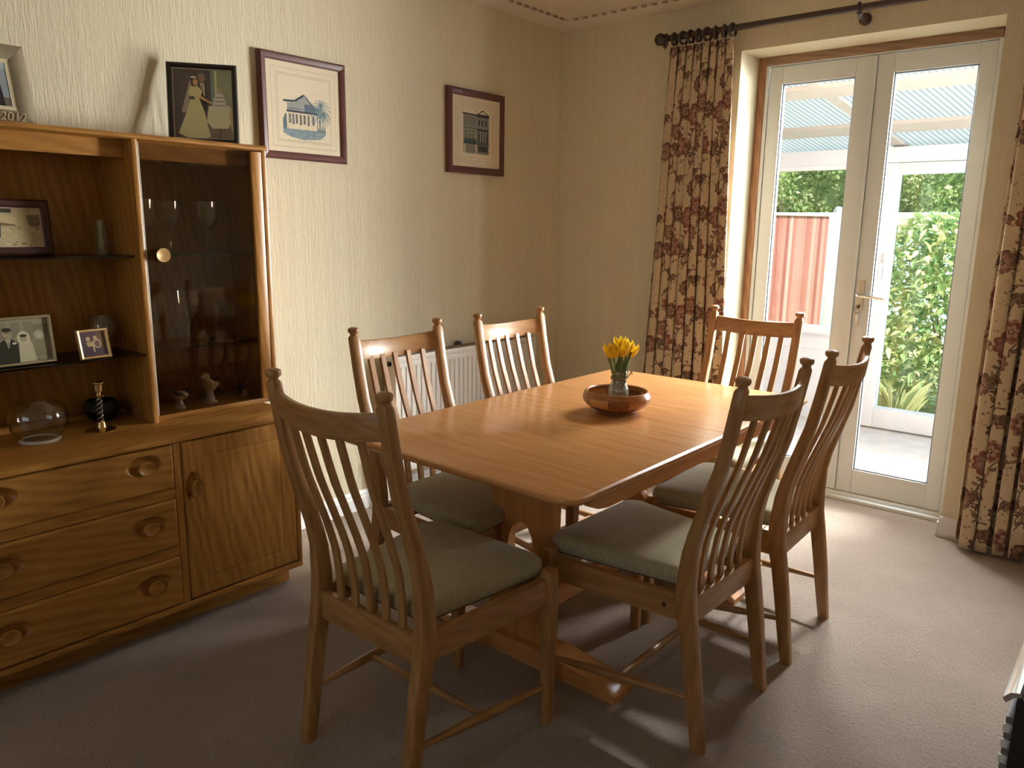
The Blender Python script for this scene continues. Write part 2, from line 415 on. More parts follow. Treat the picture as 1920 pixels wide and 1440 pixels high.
# ------------------------------------------------------------------ conservatory behind the doors
OUTG = glass('outer_glass', (.985, .995, .99), .4, .012)
YO = 1.90; CX0, CX1 = -1.3, 3.45; GZ = -.14
def cons_floor():
    m, t, b = mat('pale_flooring'); n = noise(t, coords(t, (1, 1, 1)), 9, 4)
    r = ramp(t, n, [(.3, (.50, .48, .455, 1)), (.7, (.60, .585, .565, 1))]); L(t, r.outputs[0], b.inputs['Base Color']); b.inputs['Roughness'].default_value = .6; return m
struct(B().box(CX0, .3, -.07, CX1, YO+.06, -.012).obj('conservatory_floor', cons_floor(), smooth=False), 'pale sunlit conservatory floor')
RENDER_ = plain('house_brick', (.20, .115, .085, 1), .9, 0, .2, 20)
hb = B(); hb.box(CX0-.4, .30, -.1, OX0-.02, .34, 3.2); hb.box(2.18, .30, -.1, CX1+.4, .34, 3.2); hb.box(OX0-.02, .30, OZ+.02, 2.18, .34, 3.2)
struct(hb.obj('wall_house_outside', RENDER_, smooth=False))
cw = sroot('wall_conservatory', 'white framed outer wall of the conservatory with dwarf panel')
def cbox(nm, x0, z0, x1, z1, y0=YO, y1=YO+.06, bev=.004, m=UPVC):
    return B().box(x0, y0, z0, x1, y1, z1, bev).obj(nm, m, cw)
cbox('dwarf_panel', CX0, -.012, 1.15, .62, YO+.01, YO+.05); cbox('window_sill', CX0, .62, 1.15, .672, YO-.03, YO+.07)
cbox('panel_bead', CX0, .50, 1.15, .512, YO+.004, YO+.01, 0)
cbox('post', 1.15, -.012, 1.262, 1.795); cbox('eaves_beam', CX0, 1.795, CX1, 1.895, YO-.01, YO+.08)
cbox('window_rail', CX0, 1.765, 1.15, 1.795); cbox('window_post', .02, .672, .09, 1.765); cbox('window_post', CX0, .672, CX0+.07, 1.765)
cbox('post', 2.10, -.012, 2.18, 1.795); cbox('dwarf_panel', 2.18, -.012, CX1, .62, YO+.01, YO+.05); cbox('window_sill', 2.18, .62, CX1, .672, YO-.03, YO+.07)
cbox('pane', CX0+.07, .672, .02, 1.765, YO+.028, YO+.032, 0, OUTG); cbox('pane', .09, .672, 1.15, 1.765, YO+.028, YO+.032, 0, OUTG)
cbox('pane', 2.18, .672, CX1, 1.795, YO+.028, YO+.032, 0, OUTG)
# end walls: dwarf panel and glass on both ends
for x, sgn in ((CX0, -1), (CX1, 1)):
    a, c = (x-.05, x) if sgn < 0 else (x, x+.05)
    B().box(a, .34, -.012, c, YO, .62).obj('end_panel', UPVC, cw, False)
    B().box(a+.023, .40, .62, a+.027, YO, 1.93).obj('pane', GLASS, cw, False)
    b = B()
    for yy in (.34, 1.12, 1.85): b.box(a, yy, .62, c, yy+.06, 1.93)
    b.obj('end_post', UPVC, cw, False)
    B().prism([(.34, 1.93), (YO+.02, 1.93), (YO+.02, 1.97), (.34, 2.40)], a, c, 'YZ').obj('end_gable', UPVC, cw, False)
d2 = sroot('door_2', 'white glazed conservatory door to the garden')
DX0, DX1, DZ0, DZ1 = 1.264, 2.098, .0, 1.793
for q in ((DX0, .0, 1.372, DZ1), (1.99, .0, DX1, DZ1)): B().box(q[0], YO-.012, q[1], q[2], YO+.055, q[3], .006).obj('stile', UPVC, d2)
B().box(1.372, YO-.011, 1.732, 1.99, YO+.054, DZ1-.001, .006).obj('top_rail', UPVC, d2)
B().box(1.372, YO-.011, .001, 1.99, YO+.054, .132, .006).obj('bottom_rail', UPVC, d2)
b = B()
for q in ((1.372, .132, 1.386, 1.732), (1.976, .132, 1.99, 1.732), (1.386, .132, 1.976, .148), (1.386, 1.718, 1.976, 1.732)):
    b.prism([(YO-.004, q[1]), (YO+.03, q[1]), (YO+.03, q[3]), (YO-.004, q[3])], q[0], q[2], 'YZ')
b.obj('glazing_bead', plain('bead_blue_white', (.66, .78, .88, 1), .3), d2, False)
B().box(1.386, YO+.016, .148, 1.976, YO+.020, 1.718).obj('pane', OUTG, d2, False)
B().box(1.322, YO-.024, 1.02, 1.346, YO-.012, 1.20, .004).obj('handle_plate', plain('grey_plate', (.5, .52, .54, 1), .4), d2)
B().tube([(1.334, YO-.02, 1.13), (1.334, YO-.055, 1.13), (1.336, YO-.06, 1.12), (1.336, YO-.058, 1.02)], [.009, .009, .009, .007], 8).obj('handle', UPVC, d2)
# sloping ribbed roof: purlins, skewed rafters and translucent sheets
BEAM = plain('cream_beam', (.44, .42, .37, 1), .5, 0, .03, 8)
def roofz(y): return 1.90+.30*(1.95-y)
SK = .28
def poly_roof():
    m = bpy.data.materials.new('ribbed_polycarbonate'); m.use_nodes = True; t = m.node_tree; t.nodes.clear()
    o = N(t, 'ShaderNodeOutputMaterial')
    wv = N(t, 'ShaderNodeTexWave', wave_type='BANDS', bands_direction='X'); wv.inputs['Scale'].default_value = 9.5; wv.inputs['Distortion'].default_value = .15
    c = coords(t, (1, 1, 1), 'Object', (0, 0, math.atan(SK))); L(t, c, wv.inputs['Vector'])
    cl = ramp(t, wv.outputs[1], [(.25, (.42, .46, .46, 1)), (.7, (.64, .68, .67, 1))])
    tl = N(t, 'ShaderNodeBsdfTranslucent'); L(t, cl.outputs[0], tl.inputs[0])
    tr = N(t, 'ShaderNodeBsdfTransparent'); tr.inputs[0].default_value = (.50, .53, .52, 1)
    df = N(t, 'ShaderNodeBsdfDiffuse'); L(t, cl.outputs[0], df.inputs[0])
    a = N(t, 'ShaderNodeMixShader'); a.inputs[0].default_value = .22; L(t, tl.outputs[0], a.inputs[1]); L(t, tr.outputs[0], a.inputs[2])
    e = N(t, 'ShaderNodeMixShader'); e.inputs[0].default_value = .3; L(t, a.outputs[0], e.inputs[1]); L(t, df.outputs[0], e.inputs[2])
    L(t, e.outputs[0], o.inputs[0]); return m
PR = poly_roof(); rf = sroot('conservatory_roof', 'sloping ribbed translucent roof on white beams')
YP = (.34, 1.10, 1.65, YO+.12); XRAF = (-1.15, -.80, .12, 1.04, 1.96, 2.88, 3.75)
for i in range(3):
    for j in range(len(XRAF)-1):
        y0, y1 = YP[i], YP[i+1]
        x = lambda xr, y: min(max(xr+SK*(y-.95), CX0), CX1+.1)
        v = [(x(XRAF[j], y0), y0, roofz(y0)+.012), (x(XRAF[j+1], y0), y0, roofz(y0)+.012), (x(XRAF[j+1], y1), y1, roofz(y1)+.012), (x(XRAF[j], y1), y1, roofz(y1)+.012)]
        if v[1][0]-v[0][0] < .02: continue
        B().loft([v, [(p[0], p[1], p[2]+.006) for p in v]]).obj('roof_sheet', PR, rf, False)
for y in (1.03, 1.58):
    y1 = y+.125
    B().prism([(y, roofz(y)-.010), (y1, roofz(y1)-.010), (y1, roofz(y1)+.0115), (y, roofz(y)+.0115)], CX0, CX1, 'YZ').obj('purlin', BEAM, rf, False)
for xr in XRAF[1:-1]:
    y0, y1 = .34, YO+.1
    r_ = []
    for y in (y0, y1):
        xx = xr+SK*(y-.95); z = roofz(y)
        r_.append([(xx, y, z-.008), (xx+.075, y, z-.008), (xx+.075, y, z+.0115), (xx, y, z+.0115)])
    B().loft(r_).obj('rafter', BEAM, rf, False)
B().box(CX0, .34, roofz(.34)-.03, CX1, .40, roofz(.34)+.04).obj('wall_plate', UPVC, rf, False)

# ------------------------------------------------------------------ garden
def lawn():
    m, t, b = mat('dry_lawn'); n = noise(t, coords(t, (1, 1, 1)), 5, 6, .7)
    r = ramp(t, n, [(.3, (.16, .24, .08, 1)), (.55, (.38, .40, .18, 1)), (.75, (.66, .60, .42, 1))]); L(t, r.outputs[0], b.inputs['Base Color']); b.inputs['Roughness'].default_value = 1; return m
struct(B().box(-7, YO+.1, GZ-.2, 8, 14, GZ).obj('garden_ground', lawn(), smooth=False), 'sunlit lawn outside the conservatory')
def leafmat(name, cols, rough=.45, trans=.35):
    m, t, b = mat(name); g = N(t, 'ShaderNodeNewGeometry')
    r = ramp(t, g.outputs['Random Per Island'], cols); L(t, r.outputs[0], b.inputs['Base Color']); b.inputs['Roughness'].default_value = rough
    o = t.nodes['Material Output']; tl = N(t, 'ShaderNodeBsdfTranslucent'); L(t, r.outputs[0], tl.inputs[0])
    mx = N(t, 'ShaderNodeMixShader'); mx.inputs[0].default_value = trans; L(t, b.outputs[0], mx.inputs[1]); L(t, tl.outputs[0], mx.inputs[2]); L(t, mx.outputs[0], o.inputs[0]); return m
HEDGE = leafmat('hedge_leaf', [(0, (.20, .32, .12, 1)), (.4, (.34, .46, .17, 1)), (.75, (.50, .58, .26, 1)), (1, (.68, .64, .46, 1))], .45, .5)
BUSH = leafmat('bush_leaf', [(0, (.14, .28, .11, 1)), (.4, (.30, .46, .16, 1)), (.75, (.54, .60, .26, 1)), (1, (.74, .70, .36, 1))], .3)
BARK = plain('bark', (.10, .07, .05, 1), .9, 0, .2)
def leaf_cloud(name, n, pos, size, m, parent, aspect=.45):
    """n folded leaves (two quads each) as one mesh; pos(n) gives centres and outward normals"""
    P, Nn = pos(n); V = np.empty((n, 6, 3)); 
    d = rng.normal(size=(n, 3))+Nn*.9; d[:, 2] -= .25; d /= np.linalg.norm(d, axis=1)[:, None]
    s = np.cross(d, rng.normal(size=(n, 3))); s /= np.linalg.norm(s, axis=1)[:, None]; u = np.cross(d, s)
    l = (size*(.6+.8*rng.random(n)))[:, None]; wd = l*aspect*.5
    V[:, 0] = P; V[:, 1] = P+d*l*.45+s*wd+u*wd*.35; V[:, 2] = P+d*l; V[:, 3] = P+d*l*.45-s*wd+u*wd*.35
    V = V[:, :4]
    me = bpy.data.meshes.new(name); me.vertices.add(n*4); me.vertices.foreach_set('co', V.ravel())
    idx = np.arange(n)[:, None]*4; tri = np.concatenate([idx+[0, 1, 2], idx+[0, 2, 3]], 1).astype(np.int32)
    me.loops.add(n*6); me.loops.foreach_set('vertex_index', tri.ravel()); me.polygons.add(n*2)
    me.polygons.foreach_set('loop_start', np.arange(n*2, dtype=np.int32)*3); me.update(calc_edges=True)
    o = link(name, me, m, parent); o['kind'] = 'stuff'; return o
# tall hedge at the far end, pale green rear fence in front of it
hd = thing('hedge', 'tall dense green hedge rising above the garden fences', 'hedge', (0, 8.4, GZ))
def hpos(n):
    x = rng.uniform(-6, 6, n); z = rng.uniform(.9, 2.75, n); y = -.45+.3*rng.random(n)+.18*np.sin(x*2.3)*np.sin(z*2.9+x)+.1*np.sin(x*7+z*5)
    return np.stack([x, y, z], 1), np.tile([0, -1, .35], (n, 1))
leaf_cloud('foliage', 26000, hpos, .085, HEDGE, hd, .6)
B().box(-6, -.2, 0, 6, .9, 2.65).obj('hedge_core', plain('hedge_dark', (.20, .28, .11, 1), 1, 0, .3, 6), hd, False)
PALE = plain('pale_green_paint', (.52, .70, .66, 1), .7, 0, .06, 5)
rfn = thing('rear_fence', 'pale blue green rear fence below the tall hedge', 'fence', (0, 7.55, GZ))
bd = B().box(-.145, -.012, .05, .145, .012, 1.74, .004).mesh('fence_board', True); bd.materials.append(PALE)
for i in range(34):
    o = bpy.data.objects.new('fence_board', bd); COL.objects.link(o); o.parent = rfn; o.location = (-5+.3*i, 0, 0)
for z in (.4, 1.3): B().box(-5, .012, z, 5, .06, z+.08).obj('rail', PALE, rfn, False)
# brown feather-edge side fence running away from the house, concrete post, lower panel beyond
def board_mat():
    m, t, b = mat('weathered_board'); oi = N(t, 'ShaderNodeObjectInfo'); n = noise(t, coords(t, (30, 30, 1.2)), 1.5, 4); ad = N(t, 'ShaderNodeMix', data_type='FLOAT'); ad.inputs[0].default_value = .3
    L(t, oi.outputs['Random'], ad.inputs[2]); L(t, n, ad.inputs[3]); r = ramp(t, ad.outputs[0], [(.15, srgb(136, 82, 72)), (.5, srgb(160, 108, 96)), (.85, srgb(190, 152, 140))]); L(t, r.outputs[0], b.inputs['Base Color']); b.inputs['Roughness'].default_value = .85; return m
FB_ = board_mat()
FA, FBp = Vector((-1.02, 4.55, GZ)), Vector((-.40, 5.95, GZ)); fdir = (FBp-FA); flen = fdir.length
fn = thing('side_fence', 'red brown upright board fence panel left of the concrete post', 'fence', FA, math.atan2(fdir.y, fdir.x))
bm_ = B().prism([(-.030, .000), (.020, -.016), (.026, -.014), (.026, -.004), (-.030, .006)], .16, 1.66, 'XY').mesh('fence_board', False); bm_.materials.append(FB_)
nb = int(flen/.052)
for i in range(nb):
    o = bpy.data.objects.new('fence_board', bm_); COL.objects.link(o); o.parent = fn; o.location = (.03+.052*i, 0, random.uniform(-.006, .006)); o.rotation_euler.z = random.uniform(-.02, .02)
B().box(0, -.035, 1.655, flen-.02, .03, 1.69, .005).obj('capping_rail', plain('pale_capping', (.52, .46, .42, 1), .8), fn)
B().box(0, -.03, 0, flen, .02, .20, .005).obj('gravel_board', plain('concrete', (.42, .40, .37, 1), .9, 0, .1, 20), fn)
cpst = thing('fence_post', 'pale concrete fence post at the end of the brown fence', 'post', FBp+Vector((.06, .12, 0)))
B().box(-.06, -.06, 0, .06, .06, 1.70, .012).obj('shaft', plain('concrete_pale', (.55, .56, .53, 1), .9, 0, .1, 20), cpst)
B().lathe([(.0, .06), (.04, .05), (.062, .0), (.062, -.03)], (0, 0, 1.72), 4).obj('cap', plain('concrete', (.42, .40, .37, 1)), cpst)
f2 = thing('side_fence', 'lower brown fence panel beyond the concrete post', 'fence', FBp+Vector((.16, .26, 0)), math.atan2(fdir.y, fdir.x))
for i in range(14):
    o = bpy.data.objects.new('fence_board', bm_); COL.objects.link(o); o.parent = f2; o.location = (.03+.052*i, 0, -.2)
B().box(0, -.03, 0, .75, .02, .16, .005).obj('gravel_board', plain('concrete', (.42, .40, .37, 1)), f2)
# leafy shrub outside the conservatory door
sh = thing('leafy_shrub', 'broad sunlit shrub with pointed yellow green leaves by glass door', 'shrub', (1.60, 3.55, GZ))
for k in range(7):
    a = k*.9; B().tube([(.05*math.cos(a), .05*math.sin(a), 0), (.2*math.cos(a), .15*math.sin(a), .5), (.4*math.cos(a), .3*math.sin(a), 1.25)], [.014, .01, .004], 6).obj('branch', BARK, sh)
def spos(n):
    a = rng.uniform(0, 2*PI, n); z = rng.uniform(.12, 1.62, n); rad = np.sqrt(rng.uniform(.1, 1, n))*(.66*np.sqrt(np.clip(1-((z-.75)/1.0)**2, .05, 1)))
    P = np.stack([rad*np.cos(a)*1.4, rad*np.sin(a)*.8, z], 1); Nn = np.stack([np.cos(a), np.sin(a), .35*np.ones(n)], 1); return P, Nn
leaf_cloud('leaves', 8000, spos, .085, BUSH, sh, .42)
lm_ = B(); lm_.raw([(0, 0, 0), (.018, .03, .006), (.021, .055, .0), (.012, .085, -.008), (0, .115, -.022), (-.012, .085, -.008), (-.021, .055, .0), (-.018, .03, .006), (0, .03, -.002), (0, .055, -.006), (0, .085, -.014)],
    [(0, 1, 8), (1, 2, 9, 8), (2, 3, 10, 9), (3, 4, 10), (0, 8, 7), (7, 8, 9, 6), (6, 9, 10, 5), (5, 10, 4)])
lmm = [lm_.mesh('leaf', True, False) for _ in range(3)]
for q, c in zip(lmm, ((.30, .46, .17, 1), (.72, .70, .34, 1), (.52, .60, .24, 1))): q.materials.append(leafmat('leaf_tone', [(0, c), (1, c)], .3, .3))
for i in range(290):
    z = random.uniform(.12, 1.6); a = random.uniform(PI, 2*PI)+random.gauss(0, .25); R_ = .66*math.sqrt(max(.06, 1-((z-.75)/1.0)**2))
    o = bpy.data.objects.new('leaf', lmm[1] if z > 1.15 and random.random() < .6 else random.choice(lmm)); COL.objects.link(o); o.parent = sh  # upper leaves favour the pale tone, painting backlight into their colour
    o.location = (R_*math.cos(a)*1.42, R_*math.sin(a)*.85-.02, z)
    o.rotation_euler = (random.uniform(-.9, .35), random.uniform(-.5, .5), a-PI/2+random.gauss(0, .7)); o.scale = [random.uniform(.55, 1.05)]*3
gt = thing('grass_tuft', 'tuft of pale long grass at the foot of the shrub', 'grass', (1.25, 2.95, GZ))
gb = B()
for i in range(70):
    a = random.uniform(0, 2*PI); r_ = random.uniform(0, .16); h = random.uniform(.10, .36); x, y = r_*math.cos(a), r_*math.sin(a); lx, ly = .25*h*math.cos(a), .25*h*math.sin(a)
    gb.raw([(x-.0018, y, 0), (x+.0018, y, 0), (x+lx+.001, y+ly, h*.7), (x+lx*2.4, y+ly*2.4, h)], [(0, 1, 2), (0, 2, 3)])
o = link('blades', gb.mesh('blades', False, False), leafmat('grass_blade', [(0, (.34, .42, .16, 1)), (1, (.70, .64, .36, 1))]), gt); o['kind'] = 'stuff'

# ------------------------------------------------------------------ sideboard and display cabinet along the left wall
def wpart(b, name, m, parent, smooth=True):
    o = b.obj(name, m, parent, smooth) if isinstance(b, B) else link(name, b, m, parent)
    o.location = -Vector(root_of(parent)); return o
def root_of(p):
    v = Vector(p.location)
    return v if p.parent is None else (0, 0, 0)
def front(y0, y1, z0, z1, x, th, dishes=(), groove=0.0, step=.0042):
    """drawer or door front facing +x: bevelled rim, scooped finger dishes, optional fielded line; real relief"""
    ny, nz = max(6, int((y1-y0)/step)), max(6, int((z1-z0)/step))
    Y = np.linspace(y0, y1, ny); Z = np.linspace(z0, z1, nz); YY, ZZ = np.meshgrid(Y, Z, indexing='ij')
    e = np.minimum(np.minimum(YY-y0, y1-YY), np.minimum(ZZ-z0, z1-ZZ)); h = np.where(e < .006, -.004*(1-e/.006)**2, 0)
    if groove: h = h-.0022*np.exp(-((e-groove)/.003)**2)-np.where(e < groove, .0016*(1-e/groove), 0)
    for cy_, cz_, ry, rz, dp in dishes:
        q = np.sqrt(((YY-cy_)/ry)**2+((ZZ-cz_)/rz)**2); h = h-np.where(q < 1, dp*np.clip((1-q)*3.2, 0, 1)**.5, 0)
    X = x+h; idx = np.arange(ny*nz).reshape(ny, nz)
    v = np.stack([X, YY, ZZ], -1).reshape(-1, 3).tolist(); f = [(idx[i, j], idx[i+1, j], idx[i+1, j+1], idx[i, j+1]) for i in range(ny-1) for j in range(nz-1)]
    rim = [idx[i, 0] for i in range(ny)]+[idx[ny-1, j] for j in range(1, nz)]+[idx[i, nz-1] for i in range(ny-2, -1, -1)]+[idx[0, j] for j in range(nz-2, 0, -1)]
    n0 = len(v); v += [(x-th, v[k][1], v[k][2]) for k in rim]; m = len(rim)
    f += [(rim[k], n0+k, n0+(k+1) % m, rim[(k+1) % m]) for k in range(m)]
    b = B(); b.raw(v, f); b.sharp = math.radians(50); return b
def oval_knob(y, z, x, ry=.027, rz=.023):
    b = B(); rings = []
    for s, h in ((.55, -.017), (.6, -.011), (.72, -.005), (.98, .000), (1, .004), (.97, .0065), (.86, .007), (.6, .0035), (.25, .0015), (.02, .001)):
        rings.append([(x+h, y+ry*s*math.cos(2*PI*j/28), z+rz*s*math.sin(2*PI*j/28)) for j in range(28)])
    return b.loft(rings)
XF = .4876; ZS = .676; Y0, Y1 = -3.725, -2.197
sb = thing('sideboard', 'golden oak sideboard with three drawers and a panelled door against left wall', 'sideboard', (.25, -2.96, 0))
b = B(); b.box(.02, Y0+.06, 0, .405, Y1-.012, .085, .003); wpart(b, 'plinth', oak('Y'), sb)
b = B(); b.box(.02, Y0, .08, XF-.004, Y1, .102, .006); wpart(b, 'bottom_board', oak('Y'), sb)
for a in (Y0, Y1-.02): b = B(); b.box(.02, a, .102, XF-.006, a+.02, .652, .002); wpart(b, 'side_panel', oak('Z'), sb)
for a in (-2.66, -3.283): b = B(); b.box(.02, a, .102, XF-.008, a+.0235, .652); wpart(b, 'divider', oak('Z'), sb)
b = B(); b.box(.02, Y0, .10, .03, Y1, .66); wpart(b, 'back_panel', oak('Y'), sb, False)
prof = [(.015, .654), (XF-.004, .654), (XF+.004, .658), (XF+.006, .664), (XF+.004, .671), (XF-.006, .676), (.015, .676)]
b = B(); b.prism(prof, Y0-.006, Y1+.006, 'XZ'); wpart(b, 'top', oak('Y', .28), sb)
for z in (.273, .4715): b = B(); b.box(.03, -3.26, z, XF-.010, -2.66, z+.034); wpart(b, 'drawer_rail', oak('Y'), sb, False)
for z0, z1, kz in ((.507, .650, .592), (.309, .468, .392), (.106, .270, .192)):
    d = front(-3.2565, -2.6635, z0, z1, XF-.002, .018, [(-2.757, kz+.010, .052, .030, .015), (-3.163, kz+.010, .052, .030, .015)])
    dr = wpart(d, 'drawer', oak('Y'), sb)
    for ky in (-2.751, -3.166): o = oval_knob(ky, kz, XF-.002).obj('knob', oak('Y', .3), dr)
for a, c, ky in ((-2.633, -2.2185, -2.600), (-3.703, -3.287, -3.32)):
    s = 1 if ky > -3 else -1
    d = front(a, c, .107, .650, XF-.002, .018, [(ky-.004*s, .497, .027, .048, .014)], .060)
    dr = wpart(d, 'door', oak('Z'), sb); oval_knob(ky+.002*s, .486, XF-.002, .017, .030).obj('knob', oak('Z', .3), dr)

XU = .274; YU0, YU1 = -3.70, -2.136; ZU0, ZU1 = .676, 1.621
dc = thing('display_cabinet', 'oak display cabinet with open shelves and smoked glass door on sideboard', 'cabinet', (.14, -2.96, ZU0))
DARKOAK = oak('Z')
prof = [(.02, 1.601), (XU-.004, 1.601), (XU+.003, 1.605), (XU+.004, 1.612), (XU-.001, 1.619), (XU-.008, 1.621), (.02, 1.621)]
b = B(); b.prism(prof, YU0, YU1, 'XZ'); wpart(b, 'top', oak('Y'), dc)
def upright(y0, y1, nm):
    b = B(); b.loft([rr((.02+XU)/2, (y0+y1)/2, z, XU-.02, y1-y0, .005) for z in (ZU0, 1.603)]); wpart(b, nm, oak('Z'), dc)
upright(YU1-.0205, YU1-.001, 'side_panel'); upright(YU0, YU0+.02, 'side_panel')
upright(-2.6205, -2.6005, 'partition'); upright(-3.262, -3.242, 'partition')
b = B(); b.box(.02, YU0+.02, ZU0, .03, YU1-.02, 1.602); wpart(b, 'back_panel', DARKOAK, dc, False)
b = B(); b.box(.03, -2.6005, ZU0, XU-.012, YU1-.02, .694, .003); wpart(b, 'base_board', oak('Y'), dc)
b = B(); b.box(.03, -3.242, ZU0, .075, -2.6205, .697, .003); wpart(b, 'back_rail', oak('Y'), dc)
for a, c in ((-3.242, -2.6205), (-2.6005, YU1-.0205)): b = B(); b.box(.205, a, 1.546, .225, c, 1.601); wpart(b, 'pelmet', oak('Y'), dc, False)
for y, x in ((-2.845, .165), (-2.432, .165)):
    b = B(); b.lathe([(0, 1.553), (.036, 1.553), (.036, 1.548), (.031, 1.545), (.027, 1.548), (0, 1.549)], (x, y, 0), 24); wpart(b, 'downlight', CHROME, dc)
for a, c in ((-3.242, -2.6205), (-2.6005, YU1-.0205)): b = B(); b.box(.03, a, 1.552, .205, c, 1.560); wpart(b, 'light_board', oak('Y'), dc, False)
SHELF = glass('smoked_shelf_glass', (.34, .29, .25), .55, .06)
for z, dpt in ((1.232, .238), (.907, .262)):
    b = B(); b.box(.032, -3.240, z, dpt, -2.622, z+.006); wpart(b, 'glass_shelf', SHELF, dc, False)
    b = B(); b.box(.032, -2.599, z+.001, .215, YU1-.021, z+.007); wpart(b, 'glass_shelf', SHELF, dc, False)
# the glass door: hinge stile on the right, bare bright glass edge on the left
b = B(); b.loft([rr(XU-.012, -2.1785, z, .022, .043, .004) for z in (.696, 1.597)]); gd = wpart(b, 'glass_door', oak('Z', .3), dc)
B().box(XU-.015, -2.594, .697, XU-.010, -2.197, 1.596).obj('pane', SMOKE, gd, False)
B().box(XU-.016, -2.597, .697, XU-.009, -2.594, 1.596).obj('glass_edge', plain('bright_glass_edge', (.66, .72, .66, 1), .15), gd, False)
b = B(); b.lathe([(0, -.02), (.007, -.02), (.008, .004), (.019, .012), (.0235, .018), (.023, .0205), (.016, .019), (0, .0165)], (XU, -2.552, 1.239), 28, 'X')
b.obj('knob', plain('gilt_knob', (.62, .40, .18, 1), .28, .35), gd)

# ------------------------------------------------------------------ framed pictures and photographs
def mitred(b, w_, h_, bw_, prof, z0=0.0):
    """four mitred sides; prof = list of (inset fraction of bw_, y) from outer back to inner front"""
    for side in range(4):
        rings = []
        for end in (0, 1):
            ring = []
            for t_, y in prof:
                i = t_*bw_; c = [(i, i), (w_-i, i), (w_-i, h_-i), (i, h_-i)]
                p = c[(side+end) % 4]; ring.append((p[0]-w_/2, y, z0+p[1]))
            rings.append(ring)
        b.loft(rings)
    return b
def photo_frame(name, label, cat, w_, h_, bw_, fm, print_m, loc, rotz, lean=0.0, matw=0.0, matm=None, prof=None, dep=.018, group=None, stand=True, inner=None):
    r = thing(name, label, cat, loc, rotz, group); r.rotation_euler = (-lean, 0, rotz)
    prof = prof or [(0, dep), (0, .002), (.25, -.004), (.7, -.003), (1, .003), (1, dep*.6)]
    mitred(B(), w_, h_, bw_, prof).obj('frame', fm, r)
    B().box(-w_/2+.002, dep*.7, .002, w_/2-.002, dep, h_-.002).obj('backing_board', plain('backing_card', (.12, .09, .07, 1), .9), r, False)
    a = bw_*.92
    if matm is not None:
        mb = B(); iw = bw_+matw
        mitred(mb, w_-2*a, h_-2*a, iw-a, [(0, .008), (0, .006), (1, .006), (1, .008)], a); mb.obj('mount', matm, r, False); a = iw-.002
    if inner is not None:
        mitred(B(), w_-2*bw_*.98, h_-2*bw_*.98, inner[1], [(0, .008), (0, .0045), (1, .0055), (1, .008)], bw_*.98).obj('inner_slip', inner[0], r)
    yq = min(.0075, dep*.7-.0008)
    q = quad_uv('picture', [(-w_/2+a, yq, a), (w_/2-a, yq, a), (w_/2-a, yq, h_-a), (-w_/2+a, yq, h_-a)], print_m, r)
    B().box(-w_/2+bw_*.95, .0042, bw_*.95, w_/2-bw_*.95, .005, h_-bw_*.95).obj('glazing', glass('picture_glass', (.99, .99, .99), .35, .03), r, False)
    if stand and lean > 0:
        zt = h_*.72; ln = zt; bb = lean+.35
        B().loft([[(-.025, dep, zt), (.025, dep, zt), (.025, dep+.003, zt), (-.025, dep+.003, zt)],
                  [(-.035, dep+zt*math.tan(lean)*.9+.012, .004), (.035, dep+zt*math.tan(lean)*.9+.012, .004), (.035, dep+zt*math.tan(lean)*.9+.016, .004), (-.035, dep+zt*math.tan(lean)*.9+.016, .004)]]).obj('easel_back', plain('backing_card', (.12, .09, .07, 1)), r, False)
    return r
MAHOG = plain('mahogany', (.115, .042, .038, 1), .32, 0, .18, 14)
PAPER = (236, 222, 194)
